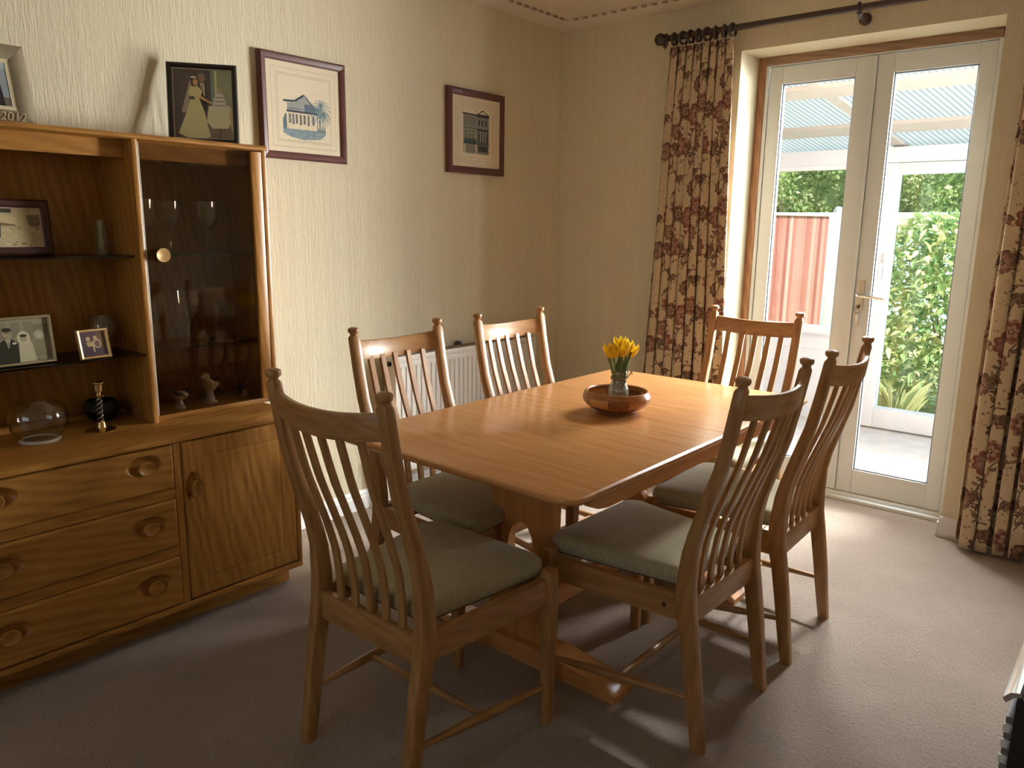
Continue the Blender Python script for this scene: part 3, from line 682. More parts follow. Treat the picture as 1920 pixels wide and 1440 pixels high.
def print_house():
    p = Paint(640, 620, PAPER); k = (58, 66, 82); bl = (98, 128, 150)
    for i, c in ((46, (160, 145, 118)), (84, (150, 136, 112)), (96, (140, 128, 104))):
        p.line([(i, i*.95), (640-i, i*.95), (640-i, 620-i*.9), (i, 620-i*.9), (i, i*.95)], 2.2, c, .8)
    for i in range(7): p.line([(170+i*44, 528), (170+i*44+rng.integers(12, 34), 528)], 1.6, (150, 138, 114), .7)
    p.k, p.ox, p.oy = .84, 32, 52
    p.poly([(122, 470), (122, 400), (150, 350), (160, 360), (160, 480), (120, 480)], (72, 96, 108), .85)
    p.poly([(120, 478), (560, 470), (560, 500), (500, 545), (330, 560), (200, 545), (120, 515)], bl, .75)
    for i in range(120):
        x, y = rng.uniform(125, 550), rng.uniform(470, 545); p.line([(x, y), (x+rng.uniform(8, 40), y+rng.uniform(-3, 3))], rng.uniform(1, 3.4), [(60, 84, 104), (150, 176, 186), (210, 204, 180)][rng.integers(3)], .7)
    p.rect(168, 330, 470, 474, (232, 216, 184)); p.poly([(150, 262), (240, 262), (335, 196), (430, 262), (478, 330), (168, 330), (168, 268)], (120, 134, 148), .55)
    p.poly([(130, 244), (240, 240), (335, 184), (340, 200), (244, 256), (130, 260)], k); p.poly([(330, 184), (344, 186), (470, 300), (458, 304)], k)
    p.poly([(196, 236), (300, 192), (330, 186), (240, 240)], (226, 214, 190), .9)
    for i in range(16): p.line([(172+i*19, 258-(max(0, 60-abs(335-(172+i*19))*.5))*.9), (172+i*19, 330)], 3, k, .75)
    p.poly([(340, 262), (430, 262), (470, 330), (340, 330)], (74, 96, 124), .7)
    p.rect(160, 324, 482, 340, k); p.rect(168, 306, 330, 312, k, .7)
    for i, x in enumerate((182, 216, 250, 292, 330, 372, 420)):
        p.rect(x, 352, x+20, 430+8*(i % 2), k, .85); p.line([(x+10, 352), (x+10, 430)], 2, (220, 206, 176)); p.line([(x, 390), (x+20, 390)], 2, (220, 206, 176))
    for x in (166, 206, 280, 320, 360, 404, 466): p.rect(x, 340, x+9, 474, (238, 226, 198)); p.line([(x+9, 340), (x+9, 474)], 2, k, .7)
    p.line([(500, 480), (496, 400), (506, 320), (516, 262)], 8, (110, 120, 118)); p.line([(470, 480), (478, 360), (488, 290)], 6, (90, 104, 110))
    for cx, cy_, R_ in ((516, 250, 100), (484, 300, 80), (540, 330, 70)):
        for i in range(15):
            a = -PI*.95+i*PI*1.9/14; pts = [(cx+R_*t*math.cos(a), cy_+R_*t*math.sin(a)+R_*.55*t*t) for t in np.linspace(0, 1, 7)]
            p.line(pts, 5, (84, 120, 136), .75)
            for q in pts[1:]: p.line([q, (q[0]+rng.uniform(-14, 14), q[1]+16)], 2.5, (70, 104, 122), .7)
    for x in range(470, 560, 9): p.poly([(x, 478), (x+3, 478-rng.uniform(30, 80)), (x+9, 478)], (78, 104, 112), .8)
    return p.material('print_house', .7)
def print_shops():
    p = Paint(560, 620, PAPER); k = (58, 60, 58)
    for i, c in ((40, (170, 152, 120)), (62, (150, 134, 106)), (88, (160, 142, 112))):
        p.line([(i, i), (560-i, i), (560-i, 620-i), (i, 620-i), (i, i)], 2.2, c, .8)
    p.line([(470, 130), (470, 500)], 3, (180, 100, 80), .4)
    for i in range(5): p.line([(130+i*64, 532), (130+i*64+rng.integers(20, 44), 532)], 1.6, (150, 138, 114), .7)
    L0, M0, R0, T, Bm = 128, 286, 424, 150, 492
    p.rect(L0, T, M0, Bm, (150, 148, 136)); p.rect(M0, T-10, R0, Bm, (136, 138, 130)); p.poly([(L0-8, T-6), (M0, T-2), (M0, T+10), (L0-8, T+6)], k)
    p.poly([(M0+10, T-10), (M0+64, T-48), (R0-6, T-10), (R0-18, T-10), (M0+64, T-36), (M0+24, T-10)], k); p.rect(M0, T-10, R0+4, T+18, (60, 66, 66)); p.line([(M0-8, T-6), (M0-12, T-40)], 5, k)
    for x in range(L0+12, M0-10, 24): p.rect(x, T+26, x+13, T+104, (108, 112, 108)); p.line([(x+6, T+26), (x+6, T+104)], 2, (190, 184, 160))
    p.rect(L0, T+120, M0, T+126, k, .8)
    for x in (L0+26, L0+66, L0+106): p.ell(x+6, T+150, 10, 5, k); p.rect(x-6, T+172, x+18, T+214, (120, 122, 112))
    for x in (M0+16, M0+54, M0+94): p.rect(x, T+48, x+18, T+92, k); p.ell(x+9, T+48, 9, 9, k)
    p.rect(M0, T+122, R0, T+140, (52, 56, 56)); p.rect(M0+8, T+150, R0-6, T+246, (78, 78, 76))
    for x in (M0+34, M0+66, M0+96): p.rect(x, T+150, x+9, T+236, (200, 192, 164))
    p.rect(M0, T+250, R0+4, T+262, k, .8); p.rect(M0+12, T+270, R0-14, Bm-20, (66, 70, 60))
    p.poly([(L0+16, T+214), (M0-12, T+214), (M0, T+262), (L0, T+262)], (70, 88, 90)); p.rect(L0+30, T+270, M0-20, Bm-14, (134, 132, 118))
    for x in (L0+10, M0-18): p.rect(x, T+262, x+14, Bm, (214, 204, 172))
    for i in range(40):
        x, y = rng.uniform(L0, R0), rng.uniform(Bm-14, Bm+8); p.line([(x, y), (x+rng.uniform(8, 30), y)], 2, k, .5)
    for i in range(160):
        x, y = rng.uniform(L0, R0), rng.uniform(T, Bm); p.line([(x, y), (x+rng.uniform(-3, 3), y+rng.uniform(4, 16))], 1.2, k, .35)
    return p.material('print_shops', .7)
MOUNT = plain('cream_mount', (.72, .60, .42, 1), .85, 0, .02)
photo_frame('framed_print', 'mahogany framed blue print of a gabled house with palm tree on left wall', 'picture', .416, .407, .030, MAHOG, print_house(), (.003+.02, -1.782, 1.604), PI/2, 0, 0, None, dep=.02)
photo_frame('framed_print', 'mahogany framed grey print of tall narrow shopfronts on wall nearest room corner', 'picture', .425, .409, .034, MAHOG, print_shops(), (.003+.02, -.7395, 1.610), PI/2, 0, 0, None, dep=.02)

# colour wedding photograph on top of the cabinet
def print_bride():
    p = Paint(420, 470, (84, 76, 74)); cr_ = (226, 212, 152); dk = (50, 46, 48)
    p.rect(268, 0, 420, 470, (140, 146, 118)); p.rect(268, 0, 296, 300, (124, 138, 122)); p.rect(296, 0, 310, 300, (190, 190, 144)); p.rect(250, 330, 420, 470, (116, 110, 94))
    p.poly([(186, 150), (232, 150), (250, 260), (210, 300), (176, 240)], dk); p.ell(206, 62, 22, 28, (150, 112, 84)); p.ell(204, 46, 24, 18, (120, 112, 100)); p.poly([(194, 96), (222, 96), (226, 190), (208, 160)], (214, 200, 168)); p.line([(208, 100), (212, 180)], 6, (60, 44, 36))
    p.ell(150, 80, 27, 30, dk); p.ell(162, 92, 18, 22, (190, 148, 112)); p.ell(150, 60, 22, 7, (206, 196, 160))
    p.poly([(128, 70), (112, 120), (86, 200), (60, 290), (84, 300), (120, 250), (138, 150)], (190, 180, 150), .7)
    p.poly([(130, 122), (180, 118), (208, 150), (196, 190), (180, 200), (128, 196), (110, 160)], (206, 186, 134)); p.poly([(128, 196), (184, 196), (220, 290), (256, 452), (200, 468), (110, 464), (34, 434), (90, 300)], cr_)
    for i in range(9): p.line([(140+i*5, 205), (70+i*21, 455)], 3, (176, 160, 100), .5)
    p.poly([(190, 176), (270, 222), (266, 232), (184, 196)], (196, 158, 118)); p.poly([(118, 188), (146, 186), (160, 206), (116, 208)], dk, .8)
    p.poly([(248, 246), (400, 240), (414, 330), (380, 392), (270, 394), (232, 350)], (228, 212, 160)); p.ell(326, 250, 62, 14, (236, 224, 180))
    for cx, y, r_ in ((324, 232, 46), (324, 206, 38), (326, 178, 28)): p.rect(cx-r_, y-16, cx+r_, y+8, (236, 226, 186)); p.rect(cx-r_+4, y+6, cx+r_-4, y+10, (90, 74, 52))
    p.line([(316, 162), (320, 130), (332, 130), (338, 162)], 5, (190, 180, 140)); p.poly([(390, 280), (420, 270), (420, 420), (400, 400)], (180, 164, 116)); p.line([(330, 394), (322, 470)], 5, (60, 52, 44))
    p.a = np.clip(p.a*1.28, 0, .97); return p.material('photo_bride', .35)
BLACKW = plain('black_lacquer', (.018, .014, .013, 1), .3, 0, .1)
SLIM = plain('silver_slip', (.5, .46, .40, 1), .35, .5)
photo_frame('photo_frame', 'black framed colour wedding photograph standing on top of display cabinet', 'photo frame', .236, .285, .018, BLACKW, print_bride(), (.137, -2.298, 1.6225), PI/2-.613, .178, 0, None, inner=(SLIM, .004))
# pewter frame with raised lettering, at the left edge
def print_couple():
    p = Paint(300, 380, (150, 160, 168)); p.rect(0, 300, 300, 380, (110, 104, 92)); p.poly([(190, 180), (250, 180), (262, 380), (184, 380)], (36, 34, 38)); p.ell(220, 140, 26, 32, (176, 136, 108)); p.ell(220, 122, 27, 18, (46, 36, 30))
    p.poly([(60, 190), (130, 190), (170, 380), (24, 380)], (226, 222, 212)); p.ell(96, 150, 26, 32, (196, 154, 122)); p.ell(96, 132, 30, 22, (90, 58, 34)); p.rect(0, 0, 300, 60, (176, 190, 200)); return p.material('photo_couple', .35)
PEWT = plain('pewter', (.30, .255, .175, 1), .42, .35, .1, 40); CREAMM = plain('cream_slip', (.74, .66, .44, 1), .5)
pf = photo_frame('photo_frame', 'wide pewter frame with raised lettering at left end of cabinet top', 'photo frame', .25, .240, .044, PEWT, print_couple(), (.165, -2.970, 1.6225), PI/2+.03, .22, .012, CREAMM, inner=(CREAMM, .008), dep=.016)
fc = bpy.data.curves.new('lettering', 'FONT'); fc.body = 'm 2012'; fc.size = .036; fc.extrude = .002; fc.align_x = 'RIGHT'; fc.shear = .25
tmp = bpy.data.objects.new('lettering_source', fc); COL.objects.link(tmp); bpy.context.view_layer.update()
fme = bpy.data.meshes.new_from_object(tmp.evaluated_get(bpy.context.evaluated_depsgraph_get())); bpy.data.objects.remove(tmp)
fo = link('lettering', fme, plain('bright_pewter', (.85, .74, .52, 1), .25, .6), pf); fo.location = (.096, -.004, .010); fo.rotation_euler = (PI/2, 0, 0); fo['label'] = 'raised silver date on lower rim'
# photo on upper shelf
def print_hands():
    p = Paint(420, 300, (196, 182, 140)); dk = (52, 58, 46)
    p.poly([(0, 20), (170, 0), (230, 16), (226, 44), (120, 40), (0, 70)], dk); p.poly([(0, 130), (150, 130), (140, 220), (110, 300), (0, 300)], dk)
    p.poly([(0, 80), (150, 60), (250, 70), (262, 100), (230, 130), (0, 140)], (212, 190, 150)); p.poly([(60, 100), (240, 128), (250, 140), (60, 136)], (110, 84, 60), .8)
    p.poly([(320, 60), (420, 50), (420, 150), (350, 150), (330, 120)], (132, 118, 96)); p.rect(330, 120, 420, 128, (84, 72, 58))
    for i in range(46):
        x, y = rng.uniform(120, 410), rng.uniform(140, 290); p.ell(x, y, rng.uniform(4, 22), rng.uniform(2, 8), [(214, 202, 160), (110, 92, 56), (176, 158, 108), (226, 216, 180)][rng.integers(4)], rng.uniform(-.8, .8), .7)
    return p.material('photo_hands', .35)
WINE = plain('wine_frame', (.055, .022, .018, 1), .35, 0, .15); PINKS = plain('pink_slip', (.55, .36, .30, 1), .5)
photo_frame('photo_frame', 'dark wine red framed cake cutting photograph on upper glass shelf', 'photo frame', .225, .170, .025, WINE, print_hands(), (.125, -2.932, 1.2400), PI/2+.02, .10, 0, None, inner=(PINKS, .004))
def print_group():
    p = Paint(440, 300, (150, 142, 118)); p.rect(0, 0, 130, 150, (186, 178, 150)); p.rect(330, 40, 440, 140, (124, 116, 94))
    for x in (150, 230, 300): p.rect(x, 20, x+50, 130, (132, 124, 102))
    for i in range(110): p.ell(rng.uniform(280, 430), rng.uniform(180, 300), rng.uniform(3, 9), rng.uniform(3, 9), [(92, 86, 66), (176, 166, 136), (120, 112, 90)][rng.integers(3)], 0, .8)
    gx, cy_ = 205, 92
    p.ell(380, 118, 30, 33, (172, 164, 138)); p.poly([(350, 150), (410, 150), (424, 260), (338, 260)], (140, 132, 106)); p.ell(380, 122, 15, 19, (190, 182, 154))
    p.poly([(gx-74, 300), (gx-70, 176), (gx-26, 136), (gx+28, 136), (gx+68, 180), (gx+88, 300)], (42, 44, 36)); p.poly([(gx-14, 134), (gx+14, 134), (gx, 200)], (206, 198, 170)); p.line([(gx, 140), (gx, 180)], 5, (60, 58, 48)); p.ell(gx, cy_, 25, 33, (168, 158, 130)); p.ell(gx, cy_-24, 27, 15, (48, 46, 38)); p.line([(gx-17, cy_-4), (gx+17, cy_-4)], 3.5, (48, 46, 38)); p.ell(gx+34, 164, 12, 8, (214, 208, 184))
    p.poly([(262, 160), (254, 300), (350, 300), (338, 180), (316, 124)], (196, 188, 158)); p.ell(292, 130, 36, 46, (206, 198, 168)); p.ell(292, 138, 21, 26, (176, 164, 136)); p.ell(292, 116, 21, 11, (58, 54, 44)); p.ell(284, 136, 3, 2, (70, 62, 50)); p.ell(299, 136, 3, 2, (70, 62, 50))
    return p.material('photo_group', .35)
SILV = plain('silver_gilt', (.50, .43, .27, 1), .3, .65, .1)
photo_frame('photo_frame', 'silver gilt framed black and white wedding group on lower glass shelf', 'photo frame', .235, .148, .010, SILV, print_group(), (.222, -2.995, .9150), PI/2+.04, .13, 0, None)
def print_pair():
    p = Paint(260, 260, (92, 72, 84)); p.rect(0, 180, 260, 260, (74, 60, 78)); p.rect(180, 0, 260, 180, (120, 92, 70), .7)
    p.poly([(60, 110), (130, 100), (134, 150), (70, 156)], (190, 168, 120)); p.ell(84, 74, 22, 26, (200, 172, 128)); p.ell(158, 66, 20, 24, (196, 168, 130)); p.ell(170, 126, 42, 52, (182, 160, 124)); p.ell(170, 130, 26, 34, (110, 84, 80)); p.poly([(118, 140), (134, 140), (138, 214), (122, 214)], (206, 184, 146)); return p.material('photo_pair', .3)
GILT = plain('gilt_frame', (.72, .50, .24, 1), .3, .7, .1)
photo_frame('photo_frame', 'small square gilt frame with a purple toned photograph on lower shelf', 'photo frame', .098, .096, .010, GILT, print_pair(), (.2500, -2.772, .9150), PI/2+.09, .225, 0, None, dep=.010)

# ------------------------------------------------------------------ glass and ornaments
def lathed(name, label, cat, prof, loc, m, n=28, group=None, parts=()):
    if not parts:
        o = B().lathe(prof, (0, 0, 0), n).obj(name, m); o.location = loc; return tag(o, label, cat, group)
    r = thing(name, label, cat, loc, 0, group); B().lathe(prof, (0, 0, 0), n).obj(parts[0][0], m, r)
    for nm, pr_, mm in parts[1:]: B().lathe(pr_, (0, 0, 0), n).obj(nm, mm, r)
    return r
def goblet(label, loc, h, rb, group, cutn=20):
    """stemmed cut glass: foot, stem with knop, and a bowl with vertical flutes"""
    r = thing('wine_glass', label, 'glass', loc, 0, group); s = h
    B().lathe([(0, 0), (rb*.86, 0), (rb*.84, .003), (rb*.3, .007), (.006, .012), (0, .012)], n=28).obj('foot', WARE, r)
    B().lathe([(0, .010), (.0055, .012), (.0042, s*.2), (.0045, s*.36), (.010, s*.42), (.011, s*.44), (.007, s*.47), (0, s*.47)], n=16).obj('stem', WARE, r)
    out = [(.006, s*.46), (rb*.45, s*.52), (rb*.78, s*.64), (rb*.95, s*.80), (rb, s)]; inn = [(q-.0016, z+.001) for q, z in out[::-1]]
    b = B(); prof = out+[(rb-.0008, s+.0006)]+inn; rings = []
    for k, (q, z) in enumerate(prof):
        amp = .05 if .5 < z/s < .86 and k < len(out) else 0
        rings.append([((q*(1+amp*(j % 2)))*math.cos(2*PI*j/40), (q*(1+amp*(j % 2)))*math.sin(2*PI*j/40), z) for j in range(40)])
    b.loft(rings, cap=False).obj('bowl', WARE, r); return r
G1, G2 = 'crystal glasses on the upper shelf', 'crystal glasses on the lower shelf'
Z1, Z2 = 1.2395, .9145
goblet('tall crystal glass behind the cabinet door knob on upper shelf', (.130, -2.447, Z1), .178, .038, G1)
goblet('crystal glass on upper shelf, right of the one behind knob', (.168, -2.332, Z1), .180, .042, G1)
goblet('crystal glass half hidden by the door edge on upper shelf', (.150, -2.545, Z1), .180, .038, G1)
goblet('rearmost crystal glass at right of upper shelf', (.085, -2.262, Z1), .178, .040, G1)
goblet('crystal wine glass in the middle of lower shelf behind smoked glass', (.185, -2.430, Z2), .192, .040, G2)
goblet('crystal wine glass at right of lower shelf behind smoked glass', (.165, -2.312, Z2), .196, .045, G2)
goblet('crystal wine glass at left of lower shelf behind door edge', (.200, -2.562, Z2), .192, .038, G2)
lathed('vase', 'small waisted cut glass bud vase on upper open shelf', 'vase', [(0, 0), (.028, 0), (.028, .006), (.024, .02), (.016, .06), (.018, .085), (.021, .11), (.0195, .11), (.0165, .085), (.0145, .06), (.02, .02), (0, .012)], (.095, -2.665, 1.2386), WARE, 8)
lathed('brandy_glass', 'round brandy glass behind the small gilt frame', 'glass', [(0, 0), (.032, 0), (.03, .003), (.006, .008), (.005, .03), (.02, .036), (.04, .06), (.043, .078), (.036, .105), (.027, .125), (.0262, .125), (.035, .105), (.0415, .078), (.0385, .061), (.018, .038), (0, .036)], (.105, -2.690, .9134), WARE, 28)
fb_ = lathed('fish_bowl', 'round clear glass fish bowl standing on the sideboard', 'bowl', [(q*.84, z*.84) for q, z in [(.058, .006), (.075, .022), (.094, .055), (.099, .085), (.094, .115), (.078, .140), (.060, .152), (.055, .157), (.0535, .156), (.0585, .150), (.0765, .139), (.0922, .114), (.0972, .085), (.0922, .056), (.0735, .024), (.055, .009), (0, .008), (0, .006)]], (.232, -2.955, ZS+.001), glass('bowl_glass', (.97, .98, .97), .9, .05), 40,
    parts=(('bowl',), ('foot_ring', [(.047, 0), (.056, 0), (.058, .004), (.055, .008), (.049, .009), (.046, .005), (.047, 0)], plain('frosted_glass', (.62, .58, .50, 1), .25))))
cs = thing('candlestick', 'brass candlestick with dark twisted stem on the sideboard', 'candlestick', (.238, -2.775, ZS+.0005))
B().lathe([(0, 0), (.043, 0), (.044, .003), (.03, .006), (.016, .010), (.013, .028), (.009, .032), (0, .032)]).obj('base', BRASS, cs)
TW = plain('twist_wood', (.05, .02, .018, 1), .3); rings = []
for k in range(33):
    z = .030+.080*k/32; a0 = k/32*PI*5; rings.append([((.0065+.0022*math.cos(2*(2*PI*j/16)))*math.cos(2*PI*j/16+a0), (.0065+.0022*math.cos(2*(2*PI*j/16)))*math.sin(2*PI*j/16+a0), z) for j in range(16)])
B().loft(rings).obj('twisted_stem', TW, cs)
for ph in (0, PI): B().tube([(.0085*math.cos(k/40*PI*5+ph), .0085*math.sin(k/40*PI*5+ph), .031+.078*k/40) for k in range(41)], .0021, 6).obj('twist_wire', plain('silver_wire', (.7, .66, .6, 1), .25, .9), cs)
B().lathe([(0, .108), (.008, .110), (.020, .114), (.021, .117), (.007, .118), (.007, .126), (.0125, .130), (.0135, .152), (.019, .157), (.019, .160), (.010, .158), (.010, .14), (0, .14)]).obj('candle_cup', BRASS, cs)
lathed('pot', 'dark rounded pot in the shadow behind the candlestick', 'pot', [(0, 0), (.028, 0), (.048, .016), (.058, .038), (.052, .062), (.044, .072), (.040, .070), (.048, .06), (.053, .038), (.044, .018), (0, .01)], (.100, -2.715, ZS+.0005), plain('dark_glaze', (.008, .008, .010, 1), .55), 28)
def bird(name, label, loc, rotz, body, head, wing, s=1.0, perch=.034, pitch=0.0):
    r = thing(name, label, 'figurine', loc, rotz)
    def tilt(o):
        R_ = Matrix.Rotation(-pitch, 3, 'Y'); c = Vector((0, 0, perch+.010*s)); o.rotation_euler = R_.to_euler(); o.location = c-R_@c
    pb = B(); pb.lathe([(0, 0), (.020*s, 0), (.022*s, .006), (.014*s, .014), (.012*s, perch*.7), (.010*s, perch), (0, perch+.002)], n=9)
    pb.obj('perch', plain('porcelain_grey', (.40, .38, .36, 1), .35, 0, .2, 60), r)
    z0 = perch+.018*s
    def ellr(cx, cz, rad, ry, tilt=0, n=14): return [(cx, ry*math.cos(2*PI*j/n), cz+rad*math.sin(2*PI*j/n)) for j in range(n)]
    tilt(B().loft([ellr(-.030*s, z0+.004*s, .003*s, .003*s), ellr(-.022*s, z0+.001*s, .011*s, .010*s), ellr(-.006*s, z0-.002*s, .018*s, .016*s), ellr(.010*s, z0+.001*s, .018*s, .016*s), ellr(.022*s, z0+.008*s, .011*s, .011*s), ellr(.027*s, z0+.012*s, .004*s, .004*s)]).obj('body', body, r))
    hx, hz = .024*s, z0+.021*s
    tilt(B().loft([ellr(hx-.012*s, hz, .003*s, .003*s), ellr(hx-.007*s, hz, .010*s, .010*s), ellr(hx+.001*s, hz, .0125*s, .0115*s), ellr(hx+.008*s, hz-.001*s, .008*s, .008*s), ellr(hx+.012*s, hz-.002*s, .003*s, .003*s), ellr(hx+.020*s, hz-.003*s, .0005, .0005)]).obj('head', head, r))
    wb = B()
    for sg in (-1, 1): wb.loft([[(.014*s, sg*.012*s, z0+.010*s), (.014*s, sg*.017*s, z0+.004*s), (.012*s, sg*.015*s, z0-.004*s)], [(-.014*s, sg*.013*s, z0+.014*s), (-.014*s, sg*.018*s, z0+.005*s), (-.014*s, sg*.014*s, z0-.004*s)], [(-.040*s, sg*.004*s, z0+.014*s), (-.040*s, sg*.006*s, z0+.011*s), (-.040*s, sg*.004*s, z0+.008*s)]])
    tilt(wb.obj('wings', wing, r))
    tilt(B().loft([[(-.026*s, -.006*s, z0+.008*s), (-.026*s, .006*s, z0+.008*s), (-.026*s, .005*s, z0+.002*s), (-.026*s, -.005*s, z0+.002*s)], [(-.064*s, -.005*s, z0+.002*s), (-.064*s, .005*s, z0+.002*s), (-.064*s, .004*s, z0-.001*s), (-.064*s, -.004*s, z0-.001*s)]]).obj('tail', wing, r))
    return r
CB = plain('bird_cream', (.58, .50, .33, 1), .3); BK = plain('bird_black', (.03, .03, .035, 1), .25); TAN = plain('bird_tan', (.50, .36, .20, 1), .35); TAN2 = plain('bird_tan_pale', (.58, .46, .30, 1), .35)
b1 = bird('bird_figurine', 'black and white china bird behind the smoked glass, leftmost', (.205, -2.492, .6945), PI/2-.15, CB, BK, BK, 1.0, .03, -.35)
bird('bird_figurine', 'tan china bird on a tall pale perch behind smoked glass', (.195, -2.372, .6945), -PI/2+.4, TAN, TAN2, TAN, 1.25, .044, .32)
bird('bird_figurine', 'small dark china bird at right end of cabinet floor', (.190, -2.228, .6945), PI/2+.5, plain('bird_brown', (.16, .11, .09, 1), .4), plain('bird_brown', (.16, .11, .09, 1)), BK, .72, .026)

# ------------------------------------------------------------------ dining table
TX0, TX1, TY0, TY1, TZ = .953, 1.853, -2.383, -.828, .720
tb = thing('dining_table', 'honey oak draw leaf dining table on two pierced pedestals', 'table', (1.403, -1.606, 0))
def leaf_outline(end, ins, z):
    """half table top; only the outer edges take the inset"""
    x0, x1 = TX0+ins, TX1-ins; R = .055-ins*.4; pts = []
    if end < 0: ya, yb = TY0+ins, -1.5495; cs_ = [((x0, yb), None), ((x1, yb), None), ((x1-R, ya+R), 0), ((x0+R, ya+R), 1)]
    else: ya, yb = TY1-ins, -1.5465; cs_ = [((x1, yb), None), ((x0, yb), None), ((x0+R, ya-R), 2), ((x1-R, ya-R), 3)]
    a0 = {0: 0, 1: -PI/2, 2: PI, 3: PI/2}
    for c, k in cs_:
        if k is None: pts.append((c[0], c[1], z)); continue
        for i in range(7):
            a = a0[k]-PI/2*i/6; pts.append((c[0]+R*math.cos(a), c[1]+R*math.sin(a), z))
    return pts
for end in (-1, 1):
    b = B(); b.loft([leaf_outline(end, i, z) for i, z in ((.020, .694), (.008, .698), (.001, .705), (0, .710), (.002, .716), (.007, .7192), (.013, .720))]); wpart(b, 'table_leaf', tablewood('X'), tb)
ap = [(-2.285, .694), (-2.275, .672), (-2.245, .660), (-2.20, .652), (-1.01, .652), (-.965, .660), (-.935, .672), (-.925, .694)]
for x in (TX0+.022, TX1-.044):
    b = B(); b.prism(ap, x, x+.022, 'YZ'); wpart(b, 'apron', tablewood('Y'), tb)
for yc in (-2.008, -1.204):
    ped = bpy.data.objects.new('pedestal', None); COL.objects.link(ped); ped.parent = tb; ped.location = -Vector(tb.location); ped.empty_display_size = .05
    y0, y1 = yc-.018, yc+.018; x0, x1, z0, z1 = 1.277, 1.529, .055, .660; cx, cz, ex, ez = 1.403, .370, .052, .079
    ang = sorted(set([2*PI*i/44-PI for i in range(44)]+[math.atan2(z-cz, x-cx) for x in (x0, x1) for z in (z0, z1)]))
    out, inn = [], []
    for a in ang:
        c, s = math.cos(a), math.sin(a); t = min(((x1-cx) if c > 0 else (x0-cx))/c if abs(c) > 1e-9 else 9, ((z1-cz) if s > 0 else (z0-cz))/s if abs(s) > 1e-9 else 9)
        out.append((cx+c*t, cz+s*t)); inn.append((cx+ex*c*(1-.12*s), cz+ez*s))
    rg = [[(p[0], y, p[1]) for p in q] for q, y in ((out, y0), (out, y1), (inn, y1), (inn, y0))]
    b = B(); b.loft(rg, close=True); b.obj('pierced_panel', tablewood('Z'), ped)
    b = B(); b.prism([(1.02, 0), (1.02, .020), (1.035, .032), (1.24, .062), (1.566, .062), (1.771, .032), (1.786, .020), (1.786, 0)], yc-.05, yc+.05, 'XZ'); b.obj('sled_foot', tablewood('X'), ped)
    b = B(); b.prism([(1.01, .694), (1.01, .676), (1.26, .654), (1.546, .654), (1.796, .676), (1.796, .694)], yc-.03, yc+.03, 'XZ'); b.obj('bearer', tablewood('X'), ped)
b = B(); b.box(1.388, -1.988, .10, 1.418, -1.224, .165, .004); wpart(b, 'stretcher', tablewood('Y'), tb)

# ------------------------------------------------------------------ dining chairs (local: faces +y, origin on the floor under the seat)
# z, y centre, depth, half spacing of the back posts
POST = [(0, -.2405, .030, .192), (.10, -.226, .035, .192), (.20, -.2125, .039, .192), (.31, -.1950, .041, .192), (.385, -.1800, .046, .192), (.455, -.1780, .043, .192), (.54, -.1840, .035, .192), (.60, -.1970, .032, .1925),
        (.677, -.2205, .031, .193), (.775, -.2510, .028, .194), (.872, -.2710, .027, .195), (.983, -.2900, .026, .1958)]
def post_at(z): return interp(POST, z)
ZLIST = [0, .05, .10, .15, .20, .255, .31, .35, .385, .42, .455, .50, .54, .57, .60, .64, .677, .725, .775, .825, .872, .93, .975, .983]
def fabric():
    m, t, b = mat('woven_seat_fabric'); c = coords(t, (1, 1, 1), 'Object', (0, 0, .78))
    wa = N(t, 'ShaderNodeTexWave', bands_direction='X'); wb = N(t, 'ShaderNodeTexWave', bands_direction='Y')
    for q in (wa, wb): q.inputs['Scale'].default_value = 52; q.inputs['Distortion'].default_value = .6; q.inputs['Detail Scale'].default_value = 40; L(t, c, q.inputs['Vector'])
    ck = N(t, 'ShaderNodeMath', operation='MULTIPLY'); L(t, wa.outputs[1], ck.inputs[0]); L(t, wb.outputs[1], ck.inputs[1])
    n = noise(t, c, 60, 4, .7); ad = N(t, 'ShaderNodeMix', data_type='FLOAT'); ad.inputs[0].default_value = .45; L(t, ck.outputs[0], ad.inputs[2]); L(t, n, ad.inputs[3])
    r = ramp(t, ad.outputs[0], [(.1, (.33, .30, .185, 1)), (.45, (.42, .385, .25, 1)), (.8, (.52, .48, .33, 1))]); L(t, r.outputs[0], b.inputs['Base Color'])
    b.inputs['Roughness'].default_value = .9; b.inputs['Specular IOR Level'].default_value = .15; b.inputs['Sheen Weight'].default_value = .3; bump(t, b, ad.outputs[0], .5, .002); return m
FAB = fabric()
